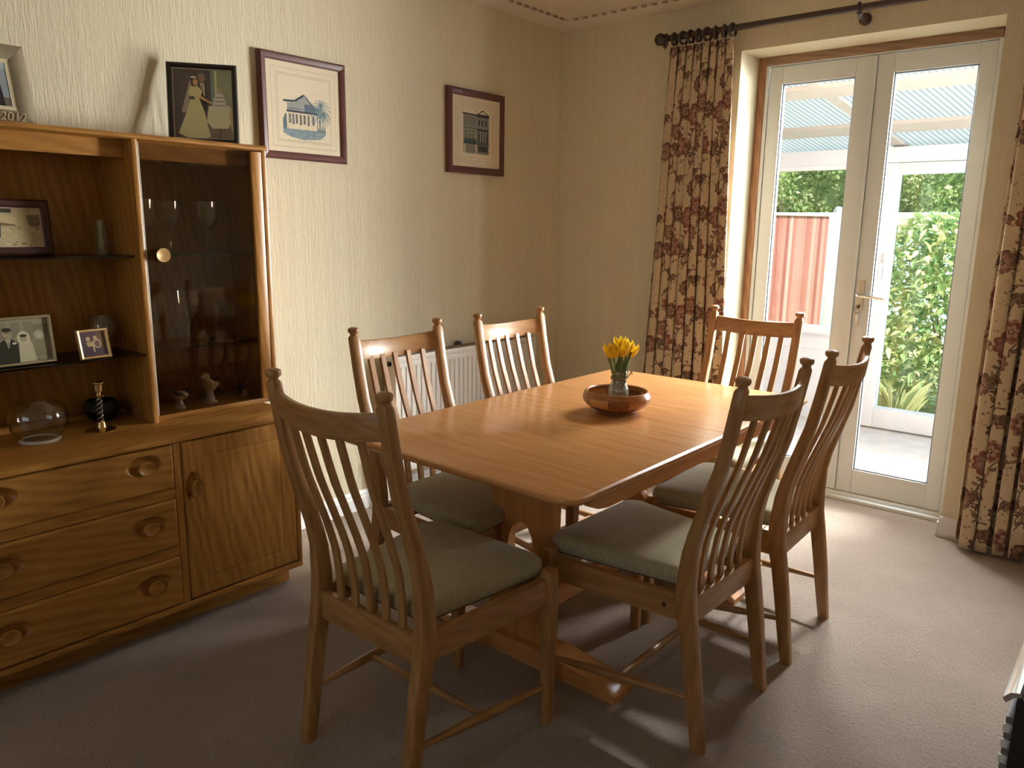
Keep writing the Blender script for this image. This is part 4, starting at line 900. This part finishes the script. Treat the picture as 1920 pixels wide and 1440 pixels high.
def make_chair(label):
    t = thing('dining_chair', label, 'chair', (0, 0, 0), 0, 'matching slat back dining chairs round the table')
    for s in (-1, 1):
        b = B(); rings = []
        for z in ZLIST:
            yc, d, hx = post_at(z); e = .982 if z > .98 else 1; rings.append(rr(s*hx, yc, z, (.0355 if z > .3 else .034)*(1 if z < .98 else .8), d*1.16*(1 if z < .98 else .8), .0085))
        b.loft(rings); p = b.obj('back_post', chairwood('Z'), t)
        yc, d, hx = post_at(.983)
        b = B(); b.lathe([(0, .980), (.0125, .981), (.0115, .988), (.0125, .990), (.0175, .994), (.0192, 1.001), (.0180, 1.007), (.011, 1.011), (.0, 1.0125)], (s*hx, yc-.001, 0), 20); b.obj('finial', chairwood('X'), p)
    # crest rail: bowed back and dipping a little in the middle
    b = B(); rings = []
    for i in range(17):
        u = -1+i/8; x = u*.184; bow = .036*(1-u*u); dip = .013*(1-u*u)
        ya = post_at(.93)[0]; zl, zh = .903-dip, .966-dip; lean = -.008
        prof = [(-.009, zl), (.009, zl), (.0105, zl+.006), (.0085, zh-.006), (.004, zh), (-.006, zh), (-.010, zh-.006), (-.010, zl+.006)]
        rings.append([(x, ya-bow+q+lean*(z-zl)/.06, z) for q, z in prof])
    b.loft(rings); b.obj('crest_rail', chairwood('X'), t)
    for k in range(5):
        u = (k-2)/3.0; b = B(); b.sharp = math.radians(28); rings = []
        for i in range(15):
            f = i/14; z = .405+(.500)*f; z2 = z if f < 1 else .908
            yc = post_at(z)[0]; fb_ = max(0, (z-.43)/.47); xx = u*(.172+.012*fb_)-.0; bow = .036*(1-(u*.97)**2)*fb_**1.1
            wd = .0245-.003*abs(f-.5); rings.append(rr(xx, yc-bow+.002, z, wd, .011, .0022, 2))
        b.loft(rings); b.obj('slat', chairwood('Z'), t)
    b = B(); b.box(-.180, -.195, .338, .180, -.170, .412, .004); b.obj('rear_rail', chairwood('X'), t)
    b = B(); b.box(-.225, .224, .362, .225, .244, .432, .004); b.obj('front_rail', chairwood('X'), t)
    for s in (-1, 1):
        b = B(); A, Bp = (s*.193, -.165), (s*.240, .218)
        b.loft([[(p[0]-.011, p[1], z0), (p[0]+.011, p[1], z0), (p[0]+.011, p[1], z1), (p[0]-.011, p[1], z1)] for p, z0, z1 in ((A, .350, .418), (Bp, .362, .432))])
        sr = b.obj('side_rail', chairwood('Y'), t)
        if s < 0: b = B(); b.lathe([(0, .001), (.006, .001), (.006, -.0015), (0, -.0018)], (-.2085, -.125, .385), 12, 'X'); b.obj('screw_plug', plain('plug_brown', (.05, .028, .015, 1), .5), sr)
        b = B(); rings = []
        for z, wd in ((0, .029), (.12, .034), (.30, .040), (.36, .042), (.440, .042), (.449, .040), (.453, .034)): rings.append(rr(s*.2437, .2327-(.006*(1-z/.45)*0), z, wd, wd, wd*.28))
        b.loft(rings); b.obj('front_leg', chairwood('Z'), t)
        # turned side stretcher
        za = .142; y0 = post_at(za)[0]; p0 = Vector((s*.192, y0, za)); p1 = Vector((s*.2437, .2327, .112))
        b = B(); b.tube([p0.lerp(p1, q) for q in (0, .1, .3, .5, .7, .9, 1)], [.0065, .008, .0115, .013, .0115, .008, .0065], 12); b.obj('side_stretcher', chairwood('Y'), t)
    b = B(); b.tube([(x, .0, .127) for x in (-.216, -.17, -.08, 0, .08, .17, .216)], [.006, .0075, .0105, .0118, .0105, .0075, .006], 12); b.obj('cross_stretcher', chairwood('X'), t)
    # seat pad: rounded trapezoid, crowned
    def outline(sc, z):
        c = [(.218, .262, .045), (-.218, .262, .045), (-.170, -.158, .02), (.170, -.158, .02)]; pts = []
        for (x, y, R), a0 in zip(c, (0, PI/2, PI, 1.5*PI)):
            for i in range(6):
                a = a0+PI/2*i/5; px, py = x-math.copysign(R, x)+R*math.cos(a), y-math.copysign(R, y)+R*math.sin(a)
                pts.append((px*sc, .05+(py-.05)*sc, z))
        return pts
    b = B(); b.sharp = math.radians(70); b.loft([outline(s_, z) for s_, z in ((.955, .428), (.985, .431), (1.0, .440), (1.003, .452), (.992, .464), (.965, .4725), (.90, .4775), (.70, .482), (.40, .4845), (.08, .4855))])
    b.obj('seat_pad', FAB, t)
    b = B(); pts = outline(.975, .4295); b.tube(pts+[pts[0]], .0022, 5); b.obj('seat_piping', plain('black_piping', (.02, .018, .015, 1), .6), t)
    return t
def chair_rot(th): return th-PI/2
CH = [((1.4439, -2.4807), 1.5854, 'dining chair at the near end of table, its back turned to camera'),
      ((1.0757, -1.9694), .0125, 'dining chair on radiator side of table, nearer the sideboard'),
      ((1.0689, -1.3580), -.0125, 'dining chair on radiator side of table, nearer the room corner'),
      ((1.8258, -1.8837), 3.1226, 'dining chair on open carpet side of table, nearest the camera'),
      ((1.8272, -1.3206), 3.1764, 'dining chair on open carpet side of table, nearest the french doors'),
      ((1.4654, -.8100), -1.6090, 'dining chair at far end of table in front of curtain and doors')]
c0 = make_chair(CH[0][2])
for i, ((x, y), th, lab) in enumerate(CH):
    if i == 0: c0.location = (x, y, 0); c0.rotation_euler = (0, 0, chair_rot(th))
    else: clone(c0, (x, y, 0), chair_rot(th), lab)

# ------------------------------------------------------------------ segmented bowl, bottle vase and tulips
BC = Vector((1.430, -1.545, TZ+.0005))
bw_ = thing('wooden_bowl', 'turned bowl of light and dark wood blocks in the middle of the table', 'bowl', BC)
W_D = wood('bowl_dark', srgb(104, 60, 34), srgb(128, 78, 46), srgb(146, 94, 58), 'X', .3, 2); W_M = wood('bowl_mid', srgb(150, 98, 56), srgb(168, 114, 68), srgb(182, 128, 80), 'X', .3, 2); W_L = wood('bowl_light', srgb(196, 146, 88), srgb(210, 162, 102), srgb(222, 178, 118), 'X', .3, 2)
B().lathe([(0, 0), (.072, 0), (.072, .009), (.068, .013), (0, .015)], n=40).obj('foot', W_D, bw_)
def sector(prof, a0, a1, n=5):
    return B().loft([[(q*math.cos(a0+(a1-a0)*k/n), q*math.sin(a0+(a1-a0)*k/n), z) for q, z in prof] for k in range(n+1)])
low = [(.066, .011), (.090, .019), (.107, .031), (.101, .033), (.084, .023), (.060, .016)]
upc = [(.107, .031), (.116, .043), (.118, .054), (.116, .060), (.108, .060), (.110, .052), (.108, .044), (.101, .033)]
for k in range(10):
    a = 2*PI*k/10; sector(low, a+.31, a+.31+2*PI/10-.004).obj('wood_block', (W_L if k % 5 == 4 else W_M if k % 2 else W_D), bw_)
    sector(upc, a, a+2*PI/10-.004).obj('wood_block', (W_L if k % 3 == 1 else W_M if k % 3 == 0 else W_D), bw_)
B().lathe([(.116, .0595), (.1135, .068), (.108, .0765), (.104, .0775), (.1005, .074), (.104, .066), (.108, .0595)], n=48).obj('rim', W_M, bw_)
B().lathe([(0, .0145), (.062, .0155), (.061, .020), (.0, .0185)], n=40).obj('bowl_floor', W_M, bw_)
VZ = TZ+.0205
vs_ = thing('bottle_vase', 'small clear milk bottle vase tied with twine inside wooden bowl', 'vase', (BC.x+.004, BC.y+.002, VZ))
B().lathe([(0, 0), (.031, 0), (.0345, .004), (.035, .055), (.033, .068), (.026, .084), (.0242, .094), (.0245, .112), (.0275, .115), (.0275, .124), (.025, .128), (.0235, .127), (.0232, .115), (.0218, .111), (.0218, .095), (.0235, .085), (.030, .068), (.032, .055), (.031, .007), (0, .006)], n=32).obj('bottle', glass('bottle_glass', (.93, .96, .95), .95, .10, 0, .16), vs_)
B().lathe([(0, .0065), (.0305, .0075), (.0312, .052), (0, .052)], n=28).obj('water', glass('water', (.90, .93, .92), .3, .05), vs_)
TWN = plain('jute_twine', (.30, .22, .13, 1), .9, 0, .2, 120); tw = B()
tw.torus((0, 0, .098), .0262, .0022, 'Z', 28, 6); tw.torus((0, 0, .1025), .0262, .0022, 'Z', 28, 6)
kx, ky = .0262*math.cos(-.35), .0262*math.sin(-.35)
tw.tube([(kx, ky, .100), (kx+.014, ky+.002, .108), (kx+.022, ky+.008, .122), (kx+.020, ky+.016, .130), (kx+.024, ky+.016, .116)], .0019, 6)
tw.tube([(kx, ky, .100), (kx-.001, ky-.008, .085), (kx-.010, ky-.013, .070), (kx-.006, ky-.012, .062)], .0019, 6); tw.tube([(kx, ky, .100), (kx+.003, ky+.002, .080), (kx-.004, ky+.001, .058)], .0019, 6)
tw.obj('twine', TWN, vs_)
def tulip_mat():
    m, t, b = mat('tulip_yellow'); n = noise(t, coords(t, (60, 60, 12)), 1.5, 3); r = ramp(t, n, [(.3, (.86, .52, .010, 1)), (.7, (.95, .68, .03, 1))]); L(t, r.outputs[0], b.inputs['Base Color']); b.inputs['Roughness'].default_value = .45
    o = t.nodes['Material Output']; tl = N(t, 'ShaderNodeBsdfTranslucent'); tl.inputs[0].default_value = (.95, .66, .02, 1); mx = N(t, 'ShaderNodeMixShader'); mx.inputs[0].default_value = .35
    L(t, b.outputs[0], mx.inputs[1]); L(t, tl.outputs[0], mx.inputs[2]); L(t, mx.outputs[0], o.inputs[0]); return m
TUL = tulip_mat(); STEM = plain('tulip_stem', (.16, .26, .07, 1), .5); TLEAF = plain('tulip_leaf', (.055, .125, .045, 1), .45, 0, .2, 40)
def petal(rot, rad, h, open_):
    v, f = [], []; nu, nv = 7, 8
    for j in range(nv):
        q = j/(nv-1); r_ = rad*(.22+.86*math.sin(PI*min(.62, .08+q*.60)))*(1+open_*q*q); half = .62*math.sin(PI*(.10+.88*q)**.8)**.7+.02
        for i in range(nu):
            u = -1+2*i/(nu-1); a = rot+u*half*1.05; v.append((r_*math.cos(a)*(1-.04*u*u), r_*math.sin(a)*(1-.04*u*u), h*(q-.10*u*u*q)))
    for j in range(nv-1):
        for i in range(nu-1): f.append((j*nu+i, j*nu+i+1, (j+1)*nu+i+1, (j+1)*nu+i))
    return v, f
def tulip(label, off, head, tilt, leaf=None, s=1.0):
    """off = foot inside the bottle, head = flower base, both relative to the bottle"""
    base = Vector(vs_.location); t = thing('tulip', label, 'flower', base+Vector(off), 0, 'yellow tulips in the bottle')
    hd = Vector(head)-Vector(off); mid = hd*.5+Vector((-off[0]*.2, -off[1]*.2, .01))
    B().tube([(0, 0, 0), mid*.55, mid, hd*.8, hd], [.0026, .0028, .0029, .003, .0034], 8).obj('stem', STEM, t)
    b = B(); b.sharp = 3
    for k in range(3): b.raw(*petal(k*2*PI/3, .0205*s, .050*s, .10)); b.raw(*petal(k*2*PI/3+PI/3, .0185*s, .052*s, .02))
    me = b.mesh('flower', True, False); o = link('flower', me, TUL, t); o.location = hd; o.rotation_euler = tilt
    if leaf:
        az, ln, lw, lean = leaf; v, f = [], []
        for j in range(11):
            q = j/10; z = .035+ln*q; r_ = .004+lean*q*q; wd = lw*math.sin(PI*(.12+.88*q)**.9)+.001
            for i in (-1, 0, 1): v.append((r_*math.cos(az)-i*wd*math.sin(az)+(.006*(1-abs(i)))*math.cos(az), r_*math.sin(az)+i*wd*math.cos(az)+(.006*(1-abs(i)))*math.sin(az), z))
        for j in range(10):
            for i in range(2): f.append((j*3+i, j*3+i+1, j*3+i+4, j*3+i+3))
        b = B(); b.sharp = 3; b.raw(v, f); link('leaf', b.mesh('leaf', True, False), TLEAF, t)
    return t
RX, RY = .765, .644     # direction across the bunch as seen from the room
def T(lab, a, dpt, z, tilt=.25, leaf=None, s=1.0):
    a *= .74; x, y = a*RX - dpt*RY, a*RY + dpt*RX
    tulip(lab, (x*.25, y*.25, .008), (x, y, z), (-tilt*y/.05, tilt*x/.05, 0), leaf, s)
T('yellow tulip at left edge of the bunch', -.044, -.012, .172, .22, (math.atan2(-RY-.5, -RX-.2), .140, .016, .030))
T('yellow tulip second from left, low at front', -.030, -.030, .176, .22, None, .95)
T('tallest yellow tulip in the middle of the bunch', -.002, -.006, .192, .1, None, 1.05)
T('yellow tulip front centre above the broad leaf', .006, -.034, .180, .15, (math.atan2(-RX, RY*.8), .152, .020, .026))
T('yellow tulip right of centre in the bunch', .026, -.014, .186, .2, None, 1.0)
T('yellow tulip at right edge of the bunch', .048, -.004, .174, .28, (math.atan2(-.15, 1), .152, .019, .032))
T('yellow tulip hidden at back of the bunch', .010, .030, .184, .2)

# ------------------------------------------------------------------ curtains, rod and rings
def curtain_print():
    """repeat 0.62 m wide, 0.50 m high: cream ground, taupe leaf sprays, vines, burgundy and mauve blooms"""
    W_, H_ = 900, 726; p = Paint(W_, H_, (208, 187, 155), True); br = (108, 82, 68); br2 = (134, 104, 84); wine = (136, 84, 74); mv = (160, 122, 106); pk = (188, 154, 134); st = (88, 66, 56)
    R = np.random.default_rng(5)
    def vine(x, y, a, n, stp, curl):
        pts = [(x, y)]
        for i in range(n): a += curl*math.sin(i*.5)+R.normal(0, .08); x += stp*math.cos(a); y += stp*math.sin(a); pts.append((x, y))
        p.line(pts, 7, st); p.line([(q[0]+1, q[1]-3) for q in pts], 2.5, br2); return pts
    def leaf(x, y, a, l, w_, c=br):
        c_, s_ = math.cos(a), math.sin(a); g = lambda u, v: (x+u*c_-v*s_, y+u*s_+v*c_)
        p.poly([g(0, 0), g(l*.3, w_*.9), g(l*.6, w_*.8), g(l, 0), g(l*.6, -w_*.7), g(l*.3, -w_*.8)], c); p.poly([g(0, 0), g(l*.3, w_*.9), g(l*.6, w_*.8), g(l, 0)], st, .35); p.line([g(0, 0), g(l*.95, 0)], 2.2, (214, 194, 164), .8)
    def spray(x, y, a, k=5, l=74):
        for i in range(k): leaf(x, y, a+(i-(k-1)/2)*.52, l*(1-.12*abs(i-(k-1)/2)), l*.20, (br, br2)[i % 2])
    def bloom(x, y, r_, c0=wine, c1=mv, c2=pk):
        for ring, (q, c, n) in enumerate(((1, c0, 9), (.78, c1, 8), (.54, c2, 6), (.34, c0, 5))):
            for i in range(n):
                a = 2*PI*i/n+ring*.4; p.ell(x+r_*q*.62*math.cos(a), y+r_*q*.62*math.sin(a), r_*q*.42, r_*q*.30, c, a, .95)
                p.line([(x+r_*q*.4*math.cos(a-.3), y+r_*q*.4*math.sin(a-.3)), (x+r_*q*.98*math.cos(a), y+r_*q*.98*math.sin(a))], 2.4, st, .45)
        for i in range(12): a = R.uniform(0, 2*PI); p.ell(x+r_*.16*math.cos(a), y+r_*.16*math.sin(a), 4, 4, st, 0, .8)
    def berries(pts, n=18):
        for i in range(n):
            q = pts[R.integers(len(pts))]; dx, dy = R.normal(0, 22, 2); p.ell(q[0]+dx, q[1]+dy, R.uniform(5, 10), R.uniform(4, 8), [br, st, mv, br2][R.integers(4)], R.uniform(0, 3), .9)
    for i in range(26):
        x, y = R.uniform(0, W_), R.uniform(0, H_); p.ell(x, y, R.uniform(30, 80), R.uniform(20, 60), [(206, 184, 154), (212, 188, 166), (198, 176, 146)][R.integers(3)], R.uniform(0, 3), .5)
    vs_l = [vine(60, -20, 1.35, 26, 30, .28), vine(470, 40, 1.75, 26, 30, -.30), vine(760, 300, 1.2, 24, 30, .26), vine(240, 420, -.5, 16, 30, .3), vine(620, 640, -.2, 16, 30, -.3), vine(300, 60, .9, 18, 28, .3), vine(820, 80, 2.0, 20, 28, -.25)]
    for v in vs_l:
        berries(v, 34)
        for i in range(1, len(v), 2): a = R.uniform(0, 6.28); leaf(*v[i], a, R.uniform(36, 66), R.uniform(9, 15), (br, br2)[R.integers(2)])
    for x, y, a in ((180, 120, 1.5), (560, 330, 1.7), (830, 560, 1.4), (350, 610, 1.9), (700, 90, 2.2), (40, 350, 1.2), (430, 170, 1.8), (620, 560, 1.5), (250, 330, 2.0), (780, 380, 1.3)): spray(x, y, a, 5, R.uniform(74, 100))
    for x, y, r_, *c in ((90, 40, 70, mv, br2, pk), (320, 140, 84), (560, 250, 62, br2, mv, pk), (800, 350, 80, wine, mv, (206, 164, 146)), (205, 390, 66, (126, 100, 88), mv, pk), (440, 500, 82, wine, mv, pk), (690, 590, 64, br, br2, mv), (60, 600, 76, mv, wine, pk), (850, 110, 62, br2, br, pk), (610, 60, 72, mv, wine, pk), (330, 660, 56, br, mv, br2), (130, 240, 50, br2, mv, pk), (690, 440, 48, br, br2, pk)): bloom(x, y, r_, *c)
    for i in range(240):
        x, y = R.uniform(0, W_), R.uniform(0, H_); p.ell(x, y, R.uniform(3, 11), R.uniform(2, 7), [br, mv, br2, st][R.integers(4)], R.uniform(0, 3), .6)
    m = p.material('floral_print', .85, True, .15); t = m.node_tree; b = t.nodes['Principled BSDF']; tx = [n for n in t.nodes if n.type == 'TEX_IMAGE'][0]
    o = t.nodes['Material Output']; tl = N(t, 'ShaderNodeBsdfTranslucent'); L(t, tx.outputs[0], tl.inputs[0]); mx = N(t, 'ShaderNodeMixShader'); mx.inputs[0].default_value = .18
    L(t, b.outputs[0], mx.inputs[1]); L(t, tl.outputs[0], mx.inputs[2]); L(t, mx.outputs[0], o.inputs[0]); return m
FLORAL = curtain_print()
def curtain(label, xl, xr, ztop, zbot, folds, amp, seed, yc=-.098):
    R = np.random.default_rng(seed); n, mz = folds*16, 46
    ph = np.cumsum(R.uniform(.7, 1.35, n)); ph = ph/ph[-1]*folds*2*PI; am = amp*R.uniform(.6, 1.15, folds+2)
    root = thing('curtain', label, 'curtain', ((xl(0)+xr(0))/2, yc, 0)); v, uvs = [], []; hz = np.linspace(ztop, zbot, mz)
    s_len = None
    for z in hz:
        f = (ztop-z)/(ztop-zbot); x0, x1 = xl(f), xr(f); tt = np.linspace(0, 1, n); A = np.interp(ph/(2*PI), np.arange(folds+2), am)*(.55+.45*min(1, f*7))
        sway = .006*np.sin(tt*5+f*4)
        q_ = ph+.3*math.sin(f*5); x = x0+(x1-x0)*tt-.42*A*np.sin(2*q_); y = A*(np.sin(q_)-.22*np.cos(2*q_))+sway+.003*np.sin(3*ph+f*6)
        zz = np.full(n, z)+(0.006*np.sin(ph) if f > .99 else 0)
        if s_len is None or abs(f-.5) < .012: s_len = np.concatenate([[0], np.cumsum(np.hypot(np.diff(x), np.diff(y)))])
        for i in range(n): v.append((x[i]-root.location.x, y[i], zz[i])); uvs.append((i, z))
    fcs = [(k*n+i, k*n+i+1, (k+1)*n+i+1, (k+1)*n+i) for k in range(mz-1) for i in range(n-1)]
    me = bpy.data.meshes.new('cloth'); me.from_pydata(v, [], fcs); uvl = me.uv_layers.new(name='UVMap')
    vi = np.empty(len(me.loops), np.int32); me.loops.foreach_get('vertex_index', vi); U = np.array([s_len[i]/.62 for i, z in uvs]); V_ = np.array([z/.50 for i, z in uvs])
    uvl.data.foreach_set('uv', np.stack([U[vi], V_[vi]], 1).ravel()); me.polygons.foreach_set('use_smooth', [True]*len(me.polygons))
    o = link('cloth', me, FLORAL, root); sm = o.modifiers.new('thickness', 'SOLIDIFY'); sm.thickness = .0025
    # gathered heading band
    hb_ = B(); hv = v[:n]; hb_.loft([[(q[0], q[1]-.003, ztop-.002), (q[0], q[1]+.003, ztop-.002), (q[0], q[1]+.003, ztop+.004), (q[0], q[1]-.003, ztop+.004)] for q in hv]); hb_.obj('heading', plain('heading_tape', (.52, .44, .33, 1), .9), root)
    return root
curtain('long floral curtain gathered left of the french doors', lambda f: .752-.066*min(1, f*1.25), lambda f: 1.094+.048*min(1, f*1.3), 2.240, .022, 8, .042, 3)
curtain('long floral curtain gathered right of the french doors', lambda f: 2.318-.035*min(1, f*1.2), lambda f: 2.80+.02*f, 2.240, .022, 9, .042, 9)
RODM = plain('dark_walnut_rod', (.055, .032, .026, 1), .4, 0, .15)
rd = thing('curtain_rod', 'dark wooden curtain pole with ball end above the french doors', 'curtain rod', (1.7, -.10, 2.287))
B().tube([(-.965, 0, 0), (1.2, 0, 0)], .0145, 18).obj('pole', RODM, rd)
for s, x in ((-1, -.965), (1, 1.2)): B().lathe([(0, 0), (.016, .0), (.017, .008), (.013, .013), (.021, .020), (.029, .034), (.0305, .045), (.027, .058), (.015, .069), (0, .072)] if s > 0 else [(0, 0), (.016, .0), (.017, -.008), (.013, -.013), (.021, -.020), (.029, -.034), (.0305, -.045), (.027, -.058), (.015, -.069), (0, -.072)], (x, 0, 0), 24, 'X').obj('finial', RODM, rd)
for x in (-.042, 1.05):
    b = B(); b.lathe([(0, .099), (.026, .099), (.026, .088), (.013, .080), (.0115, .02), (0, .015)], (x, 0, -.028), 18, 'Y'); b.torus((x, 0, 0), .0185, .0060, 'X', 20, 8); b.tube([(x, .02, -.030), (x, 0, -.018)], .010, 10); b.obj('bracket', RODM, rd)
rg0 = None; RXS = [.722, .772, .822, .862, .905, .952, .995, 1.040, 1.082, 2.335, 2.40, 2.465, 2.53, 2.60, 2.66, 2.72, 2.78]
ords = ['leftmost', 'second', 'third', 'fourth', 'fifth', 'sixth', 'seventh', 'eighth', 'ninth']
for i, x in enumerate(RXS):
    left = i < 9; lab = f'dark wooden curtain ring, {ords[i if left else i-9]} from left above the {"left" if left else "right"} curtain'
    if rg0 is None:
        rg0 = thing('curtain_ring', lab, 'curtain ring', (x, -.10, 2.2765), 0, 'wooden rings above the curtains')
        B().torus((0, 0, 0), .0285, .0070, 'X', 26, 8).obj('ring', RODM, rg0); eb = B(); eb.torus((0, 0, -.0385), .0042, .0014, 'X', 12, 6); eb.obj('eyelet', BRASS, rg0); r_ = rg0
    else: r_ = clone(rg0, (x, -.10, 2.2765), 0, lab)
    r_.rotation_euler = (0, 0, random.uniform(-.35, .35)*(0 if i == 0 else 1)+(.75 if i == 0 else 0))

# ------------------------------------------------------------------ radiator under the pictures
RW = plain('radiator_enamel', (.80, .77, .70, 1), .35, 0, .015)
ra = thing('radiator', 'white panel radiator with vertical ribs on the left wall', 'radiator', (.07, -.858, .15))
prof = []; ya, yb = -.528, .528; n = 32; pt = (yb-ya)/n
for i in range(n):
    y = ya+pt*i; prof += [(.035, y), (.035, y+pt*.70), (.029, y+pt*.80), (.029, y+pt*.90)]
prof += [(.035, yb), (.012, yb), (.012, ya)]
b = B(); b.sharp = math.radians(20); b.loft([[(q[0]*1, q[1], z) for q in prof] for z in (.04, .535)]); b.obj('ribbed_panel', RW, ra)
b = B(); b.box(.010, ya-.004, .53, .037, yb+.004, .556, .004); b.box(.010, ya-.004, .012, .037, yb+.004, .045, .004); b.obj('panel_edge', RW, ra)
b = B(); b.box(-.045, ya, .555, .038, yb, .585, .004); b.obj('top_grille', RW, ra); b = B()
for i in range(24): b.box(-.036, ya+.02+i*.043, .5845, .028, ya+.05+i*.043, .5862)
b.obj('grille_slots', plain('slot_dark', (.12, .11, .09, 1), .8), ra, False)
for y in (ya-.006, yb-.002): b = B(); b.box(-.045, y, .02, .036, y+.008, .583, .003); b.obj('side_panel', RW, ra)
b = B(); b.box(-.035, ya+.01, .06, .008, yb-.01, .53); b.obj('rear_panel', RW, ra, False)
b = B(); b.tube([(.0, ya-.045, -.148), (.0, ya-.045, .04)], .0075, 10); b.tube([(0, ya-.045, .035), (0, ya-.002, .035)], .008, 10); b.obj('pipe', plain('painted_pipe', (.7, .66, .58, 1), .4), ra)
b = B(); b.lathe([(0, 0), (.017, 0), (.018, .02), (.020, .05), (.017, .062), (0, .064)], (0, ya-.045, .045), 18); b.obj('valve', plain('black_plastic', (.02, .02, .02, 1), .4), ra)
b = B(); b.lathe([(0, -.022), (.010, -.022), (.012, -.012), (.012, 0), (0, 0)], (-.004, ya-.005, .55), 14, 'Y'); b.obj('bleed_plug', plain('black_plastic', (.02, .02, .02, 1)), ra)
b = B(); b.box(-.066, -.03, .575, -.046, .0, .60, .002); b.tube([(-.056, -.015, .598), (-.030, -.045, .606)], .004, 6); b.obj('wall_clip', plain('black_plastic', (.02, .02, .02, 1)), ra)

# ------------------------------------------------------------------ electric fire against the right wall
ef = thing('electric_fire', 'black electric fire with chrome edged front at right edge of the view', 'heater', (2.885, -1.85, 0))
BLKM = plain('black_enamel', (.012, .012, .012, 1), .45, 0, .2)
b = B(); b.loft([[(-.155, y, .0), (.160, y, .0), (.160, y, .60), (.02, y, .585), (-.155, y, .498)] for y in (-.34, .34)]); b.obj('body', BLKM, ef)
b = B()
for i in range(14): b.box(-.168, -.335, .02+.0325*i, -.154, .335, .036+.0325*i, .002)
b.obj('front_louvres', plain('grey_louvre', (.20, .20, .20, 1), .5, .2), ef)
b = B()
for i in range(13): b.box(-.170, -.342, .041+.0325*i, -.160, -.334, .0495+.0325*i+.006)
b.obj('louvre_ends', plain('white_clip', (.8, .8, .78, 1), .4), ef, False)
b = B(); b.loft([[(-.172, y, .485), (-.160, y, .499), (-.148, y, .5045), (-.152, y, .512), (-.166, y, .508), (-.178, y, .494)] for y in (-.335, .335)]); b.obj('chrome_trim', CHROME, ef)
b = B(); b.box(-.185, -.37, .0, -.171, .37, .018, .003); b.obj('kick_bar', CHROME, ef)
